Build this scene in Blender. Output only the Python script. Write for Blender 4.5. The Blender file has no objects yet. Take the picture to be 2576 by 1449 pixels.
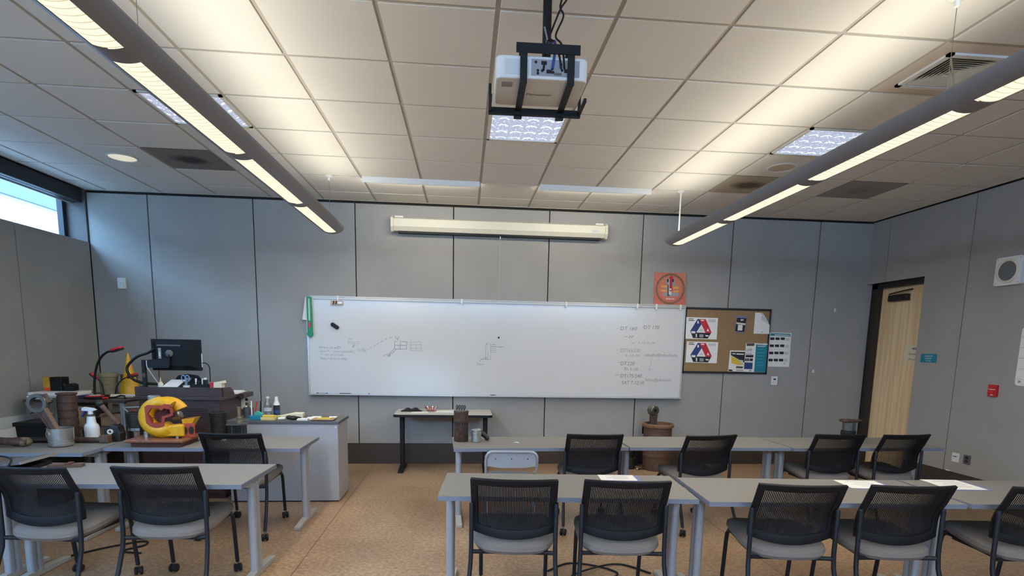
import bpy, math, random
from mathutils import Matrix, Vector
random.seed(7)
sc = bpy.context.scene
COL = sc.collection
PI = math.pi
R_ = math.radians

# ---------------------------------------------------------------- materials
def s1(v):
    v /= 255.0
    return v/12.92 if v <= 0.04045 else ((v+0.055)/1.055)**2.4
def lin(c): return (s1(c[0]), s1(c[1]), s1(c[2]), 1.0)
MATS = {}
def mat(name, c, rough=.5, metal=0.0, var=.06, scale=9.0, bump=0.0, bscale=200.0, spec=.5, c2=None, coat=0.0):
    """principled material whose colour is mottled by a noise"""
    m = bpy.data.materials.new(name); m.use_nodes = True
    nt = m.node_tree; b = nt.nodes['Principled BSDF']
    tc = nt.nodes.new('ShaderNodeTexCoord'); no = nt.nodes.new('ShaderNodeTexNoise')
    no.inputs['Scale'].default_value = scale; no.inputs['Detail'].default_value = 4
    nt.links.new(tc.outputs['Object'], no.inputs['Vector'])
    rp = nt.nodes.new('ShaderNodeValToRGB')
    a = lin(c); d = lin(c2) if c2 else tuple(min(1, x*(1+var)) for x in a[:3])+(1,)
    a2 = a if c2 else tuple(x*(1-var) for x in a[:3])+(1,)
    rp.color_ramp.elements[0].position = .35; rp.color_ramp.elements[1].position = .65
    rp.color_ramp.elements[0].color = a2; rp.color_ramp.elements[1].color = d
    nt.links.new(no.outputs['Fac'], rp.inputs['Fac']); nt.links.new(rp.outputs['Color'], b.inputs['Base Color'])
    b.inputs['Roughness'].default_value = rough; b.inputs['Metallic'].default_value = metal
    b.inputs['Specular IOR Level'].default_value = spec
    b.inputs['Coat Weight'].default_value = coat
    if bump:
        n2 = nt.nodes.new('ShaderNodeTexNoise'); n2.inputs['Scale'].default_value = bscale
        nt.links.new(tc.outputs['Object'], n2.inputs['Vector'])
        bp = nt.nodes.new('ShaderNodeBump'); bp.inputs['Strength'].default_value = bump; bp.inputs['Distance'].default_value = .002
        nt.links.new(n2.outputs['Fac'], bp.inputs['Height']); nt.links.new(bp.outputs['Normal'], b.inputs['Normal'])
    MATS[name] = m
    return m
def emis(name, c, k, rings=None):
    m = bpy.data.materials.new(name); m.use_nodes = True
    nt = m.node_tree; nt.nodes.clear()
    out = nt.nodes.new('ShaderNodeOutputMaterial'); e = nt.nodes.new('ShaderNodeEmission')
    e.inputs['Color'].default_value = lin(c); e.inputs['Strength'].default_value = k
    nt.links.new(e.outputs[0], out.inputs['Surface'])
    MATS[name] = m
    return m
def glassy(name, tint, gloss=.06, rough=.02):
    m = bpy.data.materials.new(name); m.use_nodes = True
    nt = m.node_tree; nt.nodes.clear()
    out = nt.nodes.new('ShaderNodeOutputMaterial'); t = nt.nodes.new('ShaderNodeBsdfTransparent'); g = nt.nodes.new('ShaderNodeBsdfGlossy')
    t.inputs['Color'].default_value = tint; g.inputs['Roughness'].default_value = rough
    mx = nt.nodes.new('ShaderNodeMixShader'); mx.inputs['Fac'].default_value = gloss
    nt.links.new(t.outputs[0], mx.inputs[1]); nt.links.new(g.outputs[0], mx.inputs[2]); nt.links.new(mx.outputs[0], out.inputs['Surface'])
    MATS[name] = m
    return m

mat('wall_fabric', (160,158,154), .95, var=.03, scale=3, bump=.25, bscale=420, spec=.15)
mat('reveal', (34,33,33), .8)
mat('jamb', (92,86,84), .6, var=.04)
mat('base_dark', (66,56,51), .6, var=.05)
mat('tile_white', (228,226,221), .95, var=.015, scale=2, bump=.15, bscale=300, spec=.1)
mat('grid_white', (184,179,171), .7, var=.02)
mat('plaster_tan', (205,192,178), .9, var=.02)
mat('white_metal', (222,222,218), .45, var=.02)
mat('white_plastic', (222,224,224), .4, var=.02)
mat('cream_plastic', (214,210,192), .45, var=.02)
mat('grey_metal', (140,143,148), .4, metal=.0, var=.03)
mat('lum_grey', (126,126,131), .42, var=.02)
mat('leg_grey', (168,172,178), .38, metal=.25, var=.03)
mat('foot_grey', (176,174,168), .5, var=.04)
mat('lam_grey', (130,127,123), .55, var=.025, scale=60, spec=.35)
mat('lam_pale', (192,187,178), .5, var=.02, scale=60)
mat('edge_blue', (122,130,148), .5, var=.04)
mat('dark_lam', (92,91,93), .5, var=.04, scale=40)
mat('cab_grey', (170,170,174), .55, var=.02)
mat('black_plastic', (20,22,26), .5, var=.1, spec=.3)
mat('chair_black', (17,19,25), .6, var=.1, spec=.3)
mat('chair_tube', (24,28,37), .45, var=.1, spec=.4)
mat('seat_fabric', (128,122,118), .95, var=.07, scale=120, bump=.3, bscale=500, spec=.1)
mat('rubber', (24,24,26), .7, var=.1)
mat('mahogany', (64,44,42), .4, var=.18, scale=14)
mat('mahogany_top', (66,50,48), .35, var=.15, scale=14)
mat('screen_dark', (15,17,23), .6, var=.1, spec=.25)
mat('wood_base', (132,84,58), .4, var=.15, scale=30)
mat('wood_base_dark', (92,50,42), .4, var=.15, scale=30)
mat('yellow_paint', (226,170,28), .42, var=.08, scale=30)
mat('red_cut', (162,66,46), .55, var=.12, scale=40)
mat('dark_red', (88,34,30), .6, var=.15)
mat('aluminium', (196,196,194), .28, metal=.85, var=.06, scale=30)
mat('steel', (120,118,114), .35, metal=.8, var=.15, scale=20)
mat('dark_steel', (58,56,54), .42, metal=.6, var=.25, scale=25)
mat('rust', (98,76,64), .65, metal=.2, var=.22, scale=30)
mat('rust_dark', (80,60,52), .6, metal=.25, var=.28, scale=30)
mat('rust_light', (130,99,77), .6, metal=.1, var=.2, scale=40)
mat('greenish', (118,108,84), .6, var=.2, scale=40)
mat('brass_grey', (128,118,96), .5, metal=.3, var=.15)
mat('tan_plastic', (150,138,108), .6, var=.08, scale=20)
mat('cardboard', (158,130,98), .85, var=.08, scale=20)
mat('paper', (232,230,226), .85, var=.015)
mat('paper_blue', (120,126,170), .8, var=.03)
mat('paper_cream', (226,216,190), .85, var=.03)
mat('red_plastic', (214,40,46), .35, var=.06)
mat('red_sign', (190,36,44), .45, var=.05)
mat('orange', (224,82,40), .5, var=.06)
mat('gold_box', (196,150,58), .5, var=.08)
mat('teal', (26,126,150), .45, var=.04)
mat('teal_light', (70,170,150), .4, var=.05)
mat('blue_trig', (28,60,132), .4, var=.06)
mat('navy', (44,66,124), .5, var=.04)
mat('crimson', (196,44,56), .5, var=.04)
mat('print_black', (34,34,42), .6, var=.05)
mat('print_grey', (150,152,158), .7, var=.03)
mat('print_pale', (200,204,206), .7, var=.03)
mat('print_yellow', (222,190,72), .6, var=.05)
mat('print_orange', (222,160,84), .6, var=.05)
mat('ink', (62,64,72), .7, var=.03)
mat('ink_faint', (128,130,132), .7, var=.03)
mat('ink_mid', (96,98,102), .7, var=.03)
mat('board_white', (212,211,210), .16, var=.008, scale=2, spec=.5)
mat('board_frame', (208,208,208), .3, metal=.4, var=.02)
mat('board_rail', (196,188,178), .35, metal=.3, var=.03)
mat('green_plastic', (22,132,90), .4, var=.05)
mat('green_pale', (168,206,178), .4, var=.03)
mat('cork', (150,122,88), .9, var=.12, scale=90, bump=.2, bscale=300)
mat('frame_black', (36,38,44), .5, var=.06)
mat('door_frame', (44,38,36), .5, var=.06)
mat('pink', (206,150,150), .6, var=.15, scale=40)
mat('lime', (176,184,84), .6, var=.1)
mat('sponge', (214,194,128), .8, var=.06, scale=40)
mat('label_black', (30,34,44), .5, var=.1)
mat('scissor_blue', (110,150,190), .4, var=.05)
mat('speaker_grey', (106,110,112), .8, var=.05, scale=200)
mat('skin_tan', (196,172,140), .6, var=.05)
mat('ext_conc', (72,76,80), .9, var=.12, scale=2)
mat('ext_ground', (186,184,178), .9, var=.05)
mat('lens_dull', (200,198,190), .5, var=.02)
emis('lens_glow', (255,248,218), 1.15)
emis('lens_line', (236,218,186), .92)
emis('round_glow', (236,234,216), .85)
emis('up_glow', (255,246,224), 1.2)
emis('wash_glow', (236,242,250), 1.6)
glassy('pane', (.93,.97,.98,1), .05)
glassy('clear', (.86,.88,.9,1), .16, .08)
glassy('clear_pink', (.92,.72,.72,1), .2, .15)

def node_mat(name, build, rough=.6):
    m = bpy.data.materials.new(name); m.use_nodes = True
    nt = m.node_tree; b = nt.nodes['Principled BSDF']; b.inputs['Roughness'].default_value = rough
    build(nt, b); MATS[name] = m
def _floor(nt, b):
    L = nt.links.new
    tc = nt.nodes.new('ShaderNodeTexCoord')
    n1 = nt.nodes.new('ShaderNodeTexNoise'); n1.inputs['Scale'].default_value = 1.1; n1.inputs['Detail'].default_value = 6
    r1 = nt.nodes.new('ShaderNodeValToRGB'); r1.color_ramp.elements[0].color = lin((152,122,95)); r1.color_ramp.elements[1].color = lin((188,158,127))
    r1.color_ramp.elements[0].position = .3; r1.color_ramp.elements[1].position = .7
    n2 = nt.nodes.new('ShaderNodeTexNoise'); n2.inputs['Scale'].default_value = 38; n2.inputs['Detail'].default_value = 5
    r2 = nt.nodes.new('ShaderNodeValToRGB'); r2.color_ramp.elements[0].color = (.68,.66,.64,1); r2.color_ramp.elements[1].color = (1.1,1.1,1.08,1)
    r2.color_ramp.elements[0].position = .36; r2.color_ramp.elements[1].position = .62
    v = nt.nodes.new('ShaderNodeTexVoronoi'); v.inputs['Scale'].default_value = 46
    r3 = nt.nodes.new('ShaderNodeValToRGB'); r3.color_ramp.elements[0].color = (.4,.36,.33,1); r3.color_ramp.elements[1].color = (1,1,1,1)
    r3.color_ramp.elements[0].position = .06; r3.color_ramp.elements[1].position = .13
    v2 = nt.nodes.new('ShaderNodeTexVoronoi'); v2.inputs['Scale'].default_value = 31
    r4 = nt.nodes.new('ShaderNodeValToRGB'); r4.color_ramp.elements[0].color = (1.5,1.5,1.45,1); r4.color_ramp.elements[1].color = (1,1,1,1)
    r4.color_ramp.elements[0].position = .04; r4.color_ramp.elements[1].position = .09
    for n in (n1, n2, v, v2): L(tc.outputs['Object'], n.inputs['Vector'])
    L(n1.outputs['Fac'], r1.inputs['Fac']); L(n2.outputs['Fac'], r2.inputs['Fac']); L(v.outputs['Distance'], r3.inputs['Fac']); L(v2.outputs['Distance'], r4.inputs['Fac'])
    cur = r1.outputs['Color']
    for r in (r2, r3, r4):
        mx = nt.nodes.new('ShaderNodeMixRGB'); mx.blend_type = 'MULTIPLY'; mx.inputs['Fac'].default_value = 1
        L(cur, mx.inputs[1]); L(r.outputs['Color'], mx.inputs[2]); cur = mx.outputs[0]
    # saw-cut joints
    sx = nt.nodes.new('ShaderNodeSeparateXYZ'); L(tc.outputs['Object'], sx.inputs[0])
    def line(out, pos):
        a = nt.nodes.new('ShaderNodeMath'); a.operation = 'SUBTRACT'; L(out, a.inputs[0]); a.inputs[1].default_value = pos
        c = nt.nodes.new('ShaderNodeMath'); c.operation = 'ABSOLUTE'; L(a.outputs[0], c.inputs[0])
        d = nt.nodes.new('ShaderNodeMath'); d.operation = 'LESS_THAN'; L(c.outputs[0], d.inputs[0]); d.inputs[1].default_value = .004
        return d.outputs[0]
    for o, p in ((sx.outputs[0], -1.13), (sx.outputs[0], 2.2), (sx.outputs[1], 5.9)):
        mx = nt.nodes.new('ShaderNodeMixRGB'); mx.blend_type = 'MULTIPLY'; L(line(o, p), mx.inputs['Fac']); L(cur, mx.inputs[1]); mx.inputs[2].default_value = (.45,.42,.4,1); cur = mx.outputs[0]
    L(cur, b.inputs['Base Color']); b.inputs['Roughness'].default_value = .32; b.inputs['Specular IOR Level'].default_value = .45
node_mat('floor_conc', _floor)
def _door(nt, b):
    L = nt.links.new
    tc = nt.nodes.new('ShaderNodeTexCoord'); mp = nt.nodes.new('ShaderNodeMapping'); mp.inputs['Scale'].default_value = (1, 11, .35)
    L(tc.outputs['Object'], mp.inputs['Vector'])
    n = nt.nodes.new('ShaderNodeTexNoise'); n.inputs['Scale'].default_value = 2.4; n.inputs['Detail'].default_value = 2; L(mp.outputs[0], n.inputs['Vector'])
    r = nt.nodes.new('ShaderNodeValToRGB'); r.color_ramp.elements[0].color = lin((230,198,152)); r.color_ramp.elements[1].color = lin((245,218,176))
    r.color_ramp.elements[0].position = .42; r.color_ramp.elements[1].position = .58
    n2 = nt.nodes.new('ShaderNodeTexNoise'); n2.inputs['Scale'].default_value = 30; mp2 = nt.nodes.new('ShaderNodeMapping'); mp2.inputs['Scale'].default_value = (1, 6, .2)
    L(tc.outputs['Object'], mp2.inputs['Vector']); L(mp2.outputs[0], n2.inputs['Vector'])
    r2 = nt.nodes.new('ShaderNodeValToRGB'); r2.color_ramp.elements[0].color = (.9,.9,.88,1); r2.color_ramp.elements[1].color = (1.06,1.05,1.04,1)
    L(n2.outputs['Fac'], r2.inputs['Fac']); L(n.outputs['Fac'], r.inputs['Fac'])
    mx = nt.nodes.new('ShaderNodeMixRGB'); mx.blend_type = 'MULTIPLY'; mx.inputs['Fac'].default_value = 1
    L(r.outputs[0], mx.inputs[1]); L(r2.outputs[0], mx.inputs[2]); L(mx.outputs[0], b.inputs['Base Color'])
node_mat('door_maple', _door, .4)
def _brick(nt, b):
    L = nt.links.new
    tc = nt.nodes.new('ShaderNodeTexCoord'); sp = nt.nodes.new('ShaderNodeSeparateXYZ'); cb = nt.nodes.new('ShaderNodeCombineXYZ')
    L(tc.outputs['Object'], sp.inputs[0]); L(sp.outputs[1], cb.inputs[0]); L(sp.outputs[2], cb.inputs[1])
    k = nt.nodes.new('ShaderNodeTexBrick'); k.inputs['Scale'].default_value = 1; k.inputs['Brick Width'].default_value = .42; k.inputs['Row Height'].default_value = .2
    k.inputs['Mortar Size'].default_value = .012
    k.inputs['Color1'].default_value = lin((150,156,160)); k.inputs['Color2'].default_value = lin((142,150,156)); k.inputs['Mortar'].default_value = lin((118,126,134))
    L(cb.outputs[0], k.inputs['Vector']); L(k.outputs['Color'], b.inputs['Base Color'])
node_mat('white_brick', _brick, .9)
def dirt(name, base, dirtc, sx, sy, soft, strength):
    """perforated face with a dust bloom blown around its middle"""
    def f(nt, b):
        L = nt.links.new
        tc = nt.nodes.new('ShaderNodeTexCoord'); mp = nt.nodes.new('ShaderNodeMapping'); mp.inputs['Scale'].default_value = (1/sx, 1/sy, 0)
        n = nt.nodes.new('ShaderNodeTexNoise'); n.inputs['Scale'].default_value = 9; L(tc.outputs['Object'], n.inputs['Vector'])
        L(tc.outputs['Object'], mp.inputs['Vector'])
        ln = nt.nodes.new('ShaderNodeVectorMath'); ln.operation = 'LENGTH'; L(mp.outputs[0], ln.inputs[0])
        ad = nt.nodes.new('ShaderNodeMath'); ad.operation = 'MULTIPLY_ADD'; L(n.outputs['Fac'], ad.inputs[0]); ad.inputs[1].default_value = .35; L(ln.outputs['Value'], ad.inputs[2])
        r = nt.nodes.new('ShaderNodeValToRGB'); r.color_ramp.elements[0].position = .55; r.color_ramp.elements[1].position = .55+soft
        a, d = lin(base), lin(dirtc)
        r.color_ramp.elements[0].color = tuple(a[i]*(1-strength)+d[i]*strength for i in range(3))+(1,); r.color_ramp.elements[1].color = a
        L(ad.outputs[0], r.inputs['Fac']); L(r.outputs[0], b.inputs['Base Color'])
    node_mat(name, f, .9)
dirt('perf_dark', (128,122,116), (40,36,33), .24, .19, .55, .95)
dirt('perf_brown', (176,164,146), (92,76,56), .26, .2, .5, .95)
dirt('perf_clean', (150,148,146), (120,116,112), .2, .2, .4, .5)
def _prism(nt, b):
    """prismatic daylight lens: bright arcs where each moulded dome catches the light shaft"""
    L = nt.links.new
    out = [n for n in nt.nodes if n.type == 'OUTPUT_MATERIAL'][0]; nt.nodes.remove(b)
    tc = nt.nodes.new('ShaderNodeTexCoord')
    mp = nt.nodes.new('ShaderNodeMapping'); mp.inputs['Scale'].default_value = (10.6, 9.4, 0); mp.inputs['Location'].default_value = (.0,.5,0); L(tc.outputs['Object'], mp.inputs['Vector'])
    n0 = nt.nodes.new('ShaderNodeTexNoise'); n0.inputs['Scale'].default_value = 7; L(tc.outputs['Object'], n0.inputs['Vector'])
    mxv = nt.nodes.new('ShaderNodeMixRGB'); mxv.inputs['Fac'].default_value = .16; L(mp.outputs[0], mxv.inputs[1]); L(n0.outputs['Color'], mxv.inputs[2])
    fr = nt.nodes.new('ShaderNodeVectorMath'); fr.operation = 'FRACTION'; L(mxv.outputs[0], fr.inputs[0])
    sp = nt.nodes.new('ShaderNodeSeparateXYZ'); L(fr.outputs[0], sp.inputs[0])
    def mth(op, a, b_=0.0, c=0.0):
        m_ = nt.nodes.new('ShaderNodeMath'); m_.operation = op
        for k_, v_ in enumerate((a, b_, c)):
            if hasattr(v_, 'links'): L(v_, m_.inputs[k_])
            else: m_.inputs[k_].default_value = v_
        return m_.outputs[0]
    dx = mth('SUBTRACT', sp.outputs[0], .5); dy = mth('SUBTRACT', sp.outputs[1], .62)
    dd = mth('SQRT', mth('ADD', mth('MULTIPLY', dx, dx), mth('MULTIPLY', dy, dy)))
    ringd = mth('ABSOLUTE', mth('SUBTRACT', dd, .36))
    ring_ = mth('LESS_THAN', ringd, mth('MULTIPLY_ADD', n0.outputs['Fac'], .16, -.02))
    low = mth('LESS_THAN', dy, mth('MULTIPLY_ADD', n0.outputs['Fac'], .5, -.36))
    n5 = nt.nodes.new('ShaderNodeTexNoise'); n5.inputs['Scale'].default_value = 60; L(tc.outputs['Object'], n5.inputs['Vector'])
    spark = mth('GREATER_THAN', n5.outputs['Fac'], .62)
    fac = mth('MAXIMUM', mth('MULTIPLY', ring_, low), mth('MULTIPLY', spark, .55))
    r = nt.nodes.new('ShaderNodeMixRGB'); L(fac, r.inputs['Fac']); r.inputs[1].default_value = (.36,.40,.52,1); r.inputs[2].default_value = (1.0,1.05,1.15,1)
    em = nt.nodes.new('ShaderNodeEmission'); em.inputs['Strength'].default_value = 1.35; L(r.outputs[0], em.inputs['Color']); L(em.outputs[0], out.inputs['Surface'])
node_mat('prism_lens', _prism)

# ---------------------------------------------------------------- mesh builder
class MB:
    def __init__(s, m=None):
        s.v = []; s.f = []; s.fm = []; s.sm = []; s.M = Matrix.Identity(4); s.mats = []; s.m = None
        if m: s.use(m)
    def use(s, m):
        if m not in s.mats: s.mats.append(m)
        s.m = s.mats.index(m); return s
    def at(s, loc=(0,0,0), rz=0, rx=0, ry=0):
        s.M = Matrix.Translation(loc) @ Matrix.Rotation(rz,4,'Z') @ Matrix.Rotation(ry,4,'Y') @ Matrix.Rotation(rx,4,'X'); return s
    def add(s, vs, fs, smooth=False):
        b = len(s.v); s.v += [tuple(s.M @ Vector(p)) for p in vs]
        for f in fs: s.f.append(tuple(b+i for i in f)); s.fm.append(s.m or 0); s.sm.append(smooth)
        return s
    def box(s, x0, x1, y0, y1, z0, z1):
        v = [(x,y,z) for z in (z0,z1) for y in (y0,y1) for x in (x0,x1)]
        return s.add(v, [(0,2,3,1),(4,5,7,6),(0,1,5,4),(2,6,7,3),(0,4,6,2),(1,3,7,5)])
    def cbox(s, c, d): return s.box(c[0]-d[0]/2,c[0]+d[0]/2,c[1]-d[1]/2,c[1]+d[1]/2,c[2]-d[2]/2,c[2]+d[2]/2)
    def tube(s, pts, r, n=10, closed=False, flat=1.0):
        pts = [Vector(p) for p in pts]; k = len(pts)
        rs = r if isinstance(r, (list,tuple)) else [r]*k
        vs = []; N = None
        for i, p in enumerate(pts):
            if closed: t = pts[(i+1)%k]-pts[i-1]
            else: t = pts[min(i+1,k-1)]-pts[max(i-1,0)]
            t.normalize()
            if N is None:
                N = Vector((0,0,1)) if abs(t.z) < .9 else Vector((1,0,0))
            N = (N - t*N.dot(t)).normalized(); B = t.cross(N)
            for j in range(n):
                a = 2*PI*j/n; vs.append(p + (N*math.cos(a)*flat + B*math.sin(a))*rs[i])
        fs = []
        for i in range(k if closed else k-1):
            a, b = i*n, ((i+1)%k)*n
            for j in range(n): fs.append((a+j, a+(j+1)%n, b+(j+1)%n, b+j))
        s.add(vs, fs, True)
        if not closed:
            b0 = len(s.v)-k*n
            s.f.append(tuple(b0+j for j in reversed(range(n)))); s.fm.append(s.m or 0); s.sm.append(False)
            s.f.append(tuple(b0+(k-1)*n+j for j in range(n))); s.fm.append(s.m or 0); s.sm.append(False)
        return s
    def lathe(s, prof, n=28, c=(0,0,0), sx=1, sy=1, caps=(True,True)):
        vs = []; fs = []; k = len(prof)
        for r, z in prof:
            for j in range(n):
                a = 2*PI*j/n; vs.append((c[0]+r*math.cos(a)*sx, c[1]+r*math.sin(a)*sy, c[2]+z))
        for i in range(k-1):
            for j in range(n): fs.append((i*n+j, i*n+(j+1)%n, (i+1)*n+(j+1)%n, (i+1)*n+j))
        ring = prof[0] == prof[-1]
        if prof[0][0] > 1e-6 and caps[0] and not ring: fs.append(tuple(reversed(range(n))))
        if prof[-1][0] > 1e-6 and caps[1] and not ring: fs.append(tuple((k-1)*n+j for j in range(n)))
        return s.add(vs, fs, True)
    def cyl(s, p0, p1, r0, r1=None, n=20):
        p0, p1 = Vector(p0), Vector(p1); return s.tube([p0, p1], [r0, r1 if r1 is not None else r0], n)
    def prism(s, poly, z0, z1, plane='xy'):
        """extrude a 2-D outline; plane 'xz' extrudes along y, 'yz' along x"""
        def P(a, b, h): return (a,b,h) if plane == 'xy' else (a,h,b) if plane == 'xz' else (h,a,b)
        k = len(poly); vs = [P(a,b,z0) for a,b in poly]+[P(a,b,z1) for a,b in poly]
        fs = [tuple(range(k)), tuple(range(2*k-1,k-1,-1))]+[(i,i+k,(i+1)%k+k,(i+1)%k) for i in range(k)]
        return s.add(vs, fs)
    def poly(s, pts): return s.add(pts, [tuple(range(len(pts)))])
    def sphere(s, c, r, n=14, m=8, sz=1.0):
        return s.lathe([(max(1e-7, r*math.sin(PI*i/m)), -r*sz*math.cos(PI*i/m)) for i in range(m+1)], n, c)
    def text(s, st, size, ox=0, oy=0, thin=0.0, shear=0.0, align='LEFT', z=0.0):
        """lettering in the builder's local XY plane"""
        cu = bpy.data.curves.new('t', 'FONT'); cu.body = st; cu.size = size; cu.offset = thin; cu.shear = shear; cu.align_x = align; cu.resolution_u = 3
        o = bpy.data.objects.new('t', cu); COL.objects.link(o)
        dg = bpy.context.evaluated_depsgraph_get(); me = o.evaluated_get(dg).to_mesh()
        s.add([(v.co.x+ox, v.co.y+oy, z) for v in me.vertices], [tuple(p.vertices) for p in me.polygons])
        o.evaluated_get(dg).to_mesh_clear(); bpy.data.objects.remove(o); bpy.data.curves.remove(cu); return s
    def stroke(s, pts, w, z=0.0):
        """flat pen stroke in the local XY plane"""
        for a, b in zip(pts[:-1], pts[1:]):
            d = Vector((b[0]-a[0], b[1]-a[1])); 
            if d.length < 1e-6: continue
            d.normalize(); n = Vector((-d.y, d.x))*w/2; e = d*w*.3
            s.add([(a[0]-n.x-e.x,a[1]-n.y-e.y,z),(b[0]-n.x+e.x,b[1]-n.y+e.y,z),(b[0]+n.x+e.x,b[1]+n.y+e.y,z),(a[0]+n.x-e.x,a[1]+n.y-e.y,z)], [(0,1,2,3)])
        return s
    def build(s, name, parent=None, bevel=0.0, solid=0.0, segs=2):
        me = bpy.data.meshes.new(name); me.from_pydata(s.v, [], s.f); me.validate()
        for m in s.mats: me.materials.append(MATS[m])
        if len(me.polygons) == len(s.f):
            me.polygons.foreach_set('material_index', s.fm); me.polygons.foreach_set('use_smooth', s.sm)
        me.update()
        if any(s.sm): me.set_sharp_from_angle(angle=R_(38))
        o = bpy.data.objects.new(name, me); COL.objects.link(o)
        if parent: o.parent = parent
        if solid:
            md = o.modifiers.new('solid','SOLIDIFY'); md.thickness = solid; md.offset = 0
        if bevel:
            md = o.modifiers.new('bevel','BEVEL'); md.width = bevel; md.segments = segs; md.limit_method = 'ANGLE'; md.angle_limit = R_(50)
        return o
def tag(o, label, cat, group=None, kind=None):
    o['label'] = label; o['category'] = cat
    if group: o['group'] = group
    if kind: o['kind'] = kind
    return o
def thing(name, label, cat, loc=(0,0,0), rz=0, group=None):
    o = bpy.data.objects.new(name, None); COL.objects.link(o); o.location = loc; o.rotation_euler = (0,0,rz)
    o.empty_display_size = .05
    return tag(o, label, cat, group)
def dup(o, loc, rz, label=None, group=None):
    def rec(a, par):
        c = a.copy(); COL.objects.link(c)
        if par: c.parent = par
        for ch in list(a.children): rec(ch, c)
        return c
    r = rec(o, None); r.location = loc; r.rotation_euler = (0,0,rz)
    if label: r['label'] = label
    if group: r['group'] = group
    return r
def struct(o, label, cat): return tag(o, label, cat, kind='structure')
def rrect(w, h, r, n=4, cx=0, cy=0):
    out = []
    for qx, qy, a0 in ((1,1,0),(-1,1,90),(-1,-1,180),(1,-1,270)):
        for i in range(n+1):
            a = R_(a0+90*i/n); out.append((cx+qx*(w/2-r)+r*math.cos(a), cy+qy*(h/2-r)+r*math.sin(a)))
    return out

# ---------------------------------------------------------------- camera
cam = bpy.data.cameras.new('camera'); cam.sensor_width = 36; cam.lens = 1406.7/2576*36
cam.shift_x = -1.5/2576; cam.shift_y = 337.7/2576; cam.clip_start = .05; cam.clip_end = 200
co = bpy.data.objects.new('camera', cam); COL.objects.link(co)
Rm = Matrix.Rotation(-.0876,3,'Z') @ Matrix.Rotation(-.1383,3,'X') @ Matrix.Rotation(-.0192,3,'Y')
rt, fw, up = Rm.col[0], Rm.col[1], Rm.col[2]
M = Matrix.Identity(4)
for i in range(3): M[i][0] = rt[i]; M[i][1] = up[i]; M[i][2] = -fw[i]; M[i][3] = (0,0,1.54)[i]
co.matrix_world = M
sc.camera = co

# ---------------------------------------------------------------- room shell
XL, XR, YB, YF, ZC = -4.35, 5.28, 7.12, -3.2, 3.205
b = MB('floor_conc').box(XL-.3, XR+.4, YF-.2, YB+.25, -.12, 0)
struct(b.build('floor'), 'polished brown concrete floor with speckled aggregate', 'floor')

SEAMS = [-3.683,-2.5,-1.32,-.143,1.037,2.225,3.4,4.566]
b = MB('reveal').box(XL-.3, XR+.4, YB+.03, YB+.2, 0, ZC+.2)
w = b.build('wall_back'); struct(w, 'grey fabric panelled back wall behind the whiteboard', 'wall')
b = MB('wall_fabric'); xs = [XL]+SEAMS+[XR+.08]
for a, c in zip(xs[:-1], xs[1:]): b.box(a+.006, c-.006, YB, YB+.03, .262, ZC-.028)
b.build('wall_panel', w, bevel=.004)
b = MB('base_dark').box(XL, XR+.08, YB-.006, YB+.03, 0, .258)
struct(b.build('baseboard_back'), 'dark brown baseboard below the back wall', 'baseboard')
# left wall with clerestory
WY0, WY1 = .4, 2.6
b = MB('reveal').box(XL-.26, XL-.03, YF, WY0, 0, 2.6).box(XL-.26, XL-.03, WY1, YB+.03, 0, 2.6).box(XL-.26, XL-.03, WY0, WY1, 0, .9)
w = b.build('wall_left'); struct(w, 'grey panelled left wall below the high window', 'wall')
b = MB('wall_fabric')
for a, c in ((YF,WY0),(WY1,3.64),(3.64,4.83),(4.83,6.018),(6.018,YB)): b.box(XL-.03, XL, a+.005, c-.005, .262, 2.62)
b.box(XL-.03, XL, WY0, WY1, .262, .9)
b.box(XL-.26, XL-.03, YF, YB, 2.6, 2.62)
b.use('jamb').box(XL-.26, XL-.002, YB-.02, YB+.03, 2.62, ZC)
b.build('wall_panel', w, bevel=.003)
b = MB('base_dark').box(XL-.03, XL+.006, YF, YB, 0, .258)
struct(b.build('baseboard_left'), 'dark baseboard below the left wall', 'baseboard')
# clerestory window
b = MB('frame_black'); gx = XL-.24
b.box(gx-.03, gx+.03, YF, YB-.02, 2.62, 2.655); b.box(gx-.03, gx+.03, YF, YB-.02, 3.12, ZC)
for y in (YF+.03, -.6, 2.0, 4.6, YB-.055): b.box(gx-.03, gx+.03, y-.03, y+.03, 2.62, 3.15)
b.box(XL-.3, XL, YF, YB+.03, ZC+.002, ZC+.2)
win = b.build('window_1'); struct(win, 'high strip window above the left wall', 'window')
MB('pane').box(gx-.004, gx+.004, YF, YB-.05, 2.64, 3.13).build('window_pane', win)
b = MB('frame_black')
for y in (WY0+.03, 1.5, WY1-.03): b.box(gx-.03, gx+.03, y-.03, y+.03, .9, 2.6)
b.box(gx-.03, gx+.03, WY0, WY1, .9, .95)
w3 = b.build('window_3'); struct(w3, 'tall side window in the left wall nearer the camera', 'window')
MB('pane').box(gx-.004, gx+.004, WY0, WY1, .94, 2.6).build('window_pane', w3)
t = thing('roller_shade', 'dark rolled-up window shade under the ceiling edge above the high window', 'window shade', (XL-.1, 2, 3.05))
b = MB('frame_black').box(-.085, .085, -5, 5.07, .0, .15); b.build('shade_housing', t, bevel=.006)
MB('grey_metal').cyl((.0,-5,-.018), (.0,5.05,-.018), .011, n=10).build('shade_bar', t)

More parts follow.
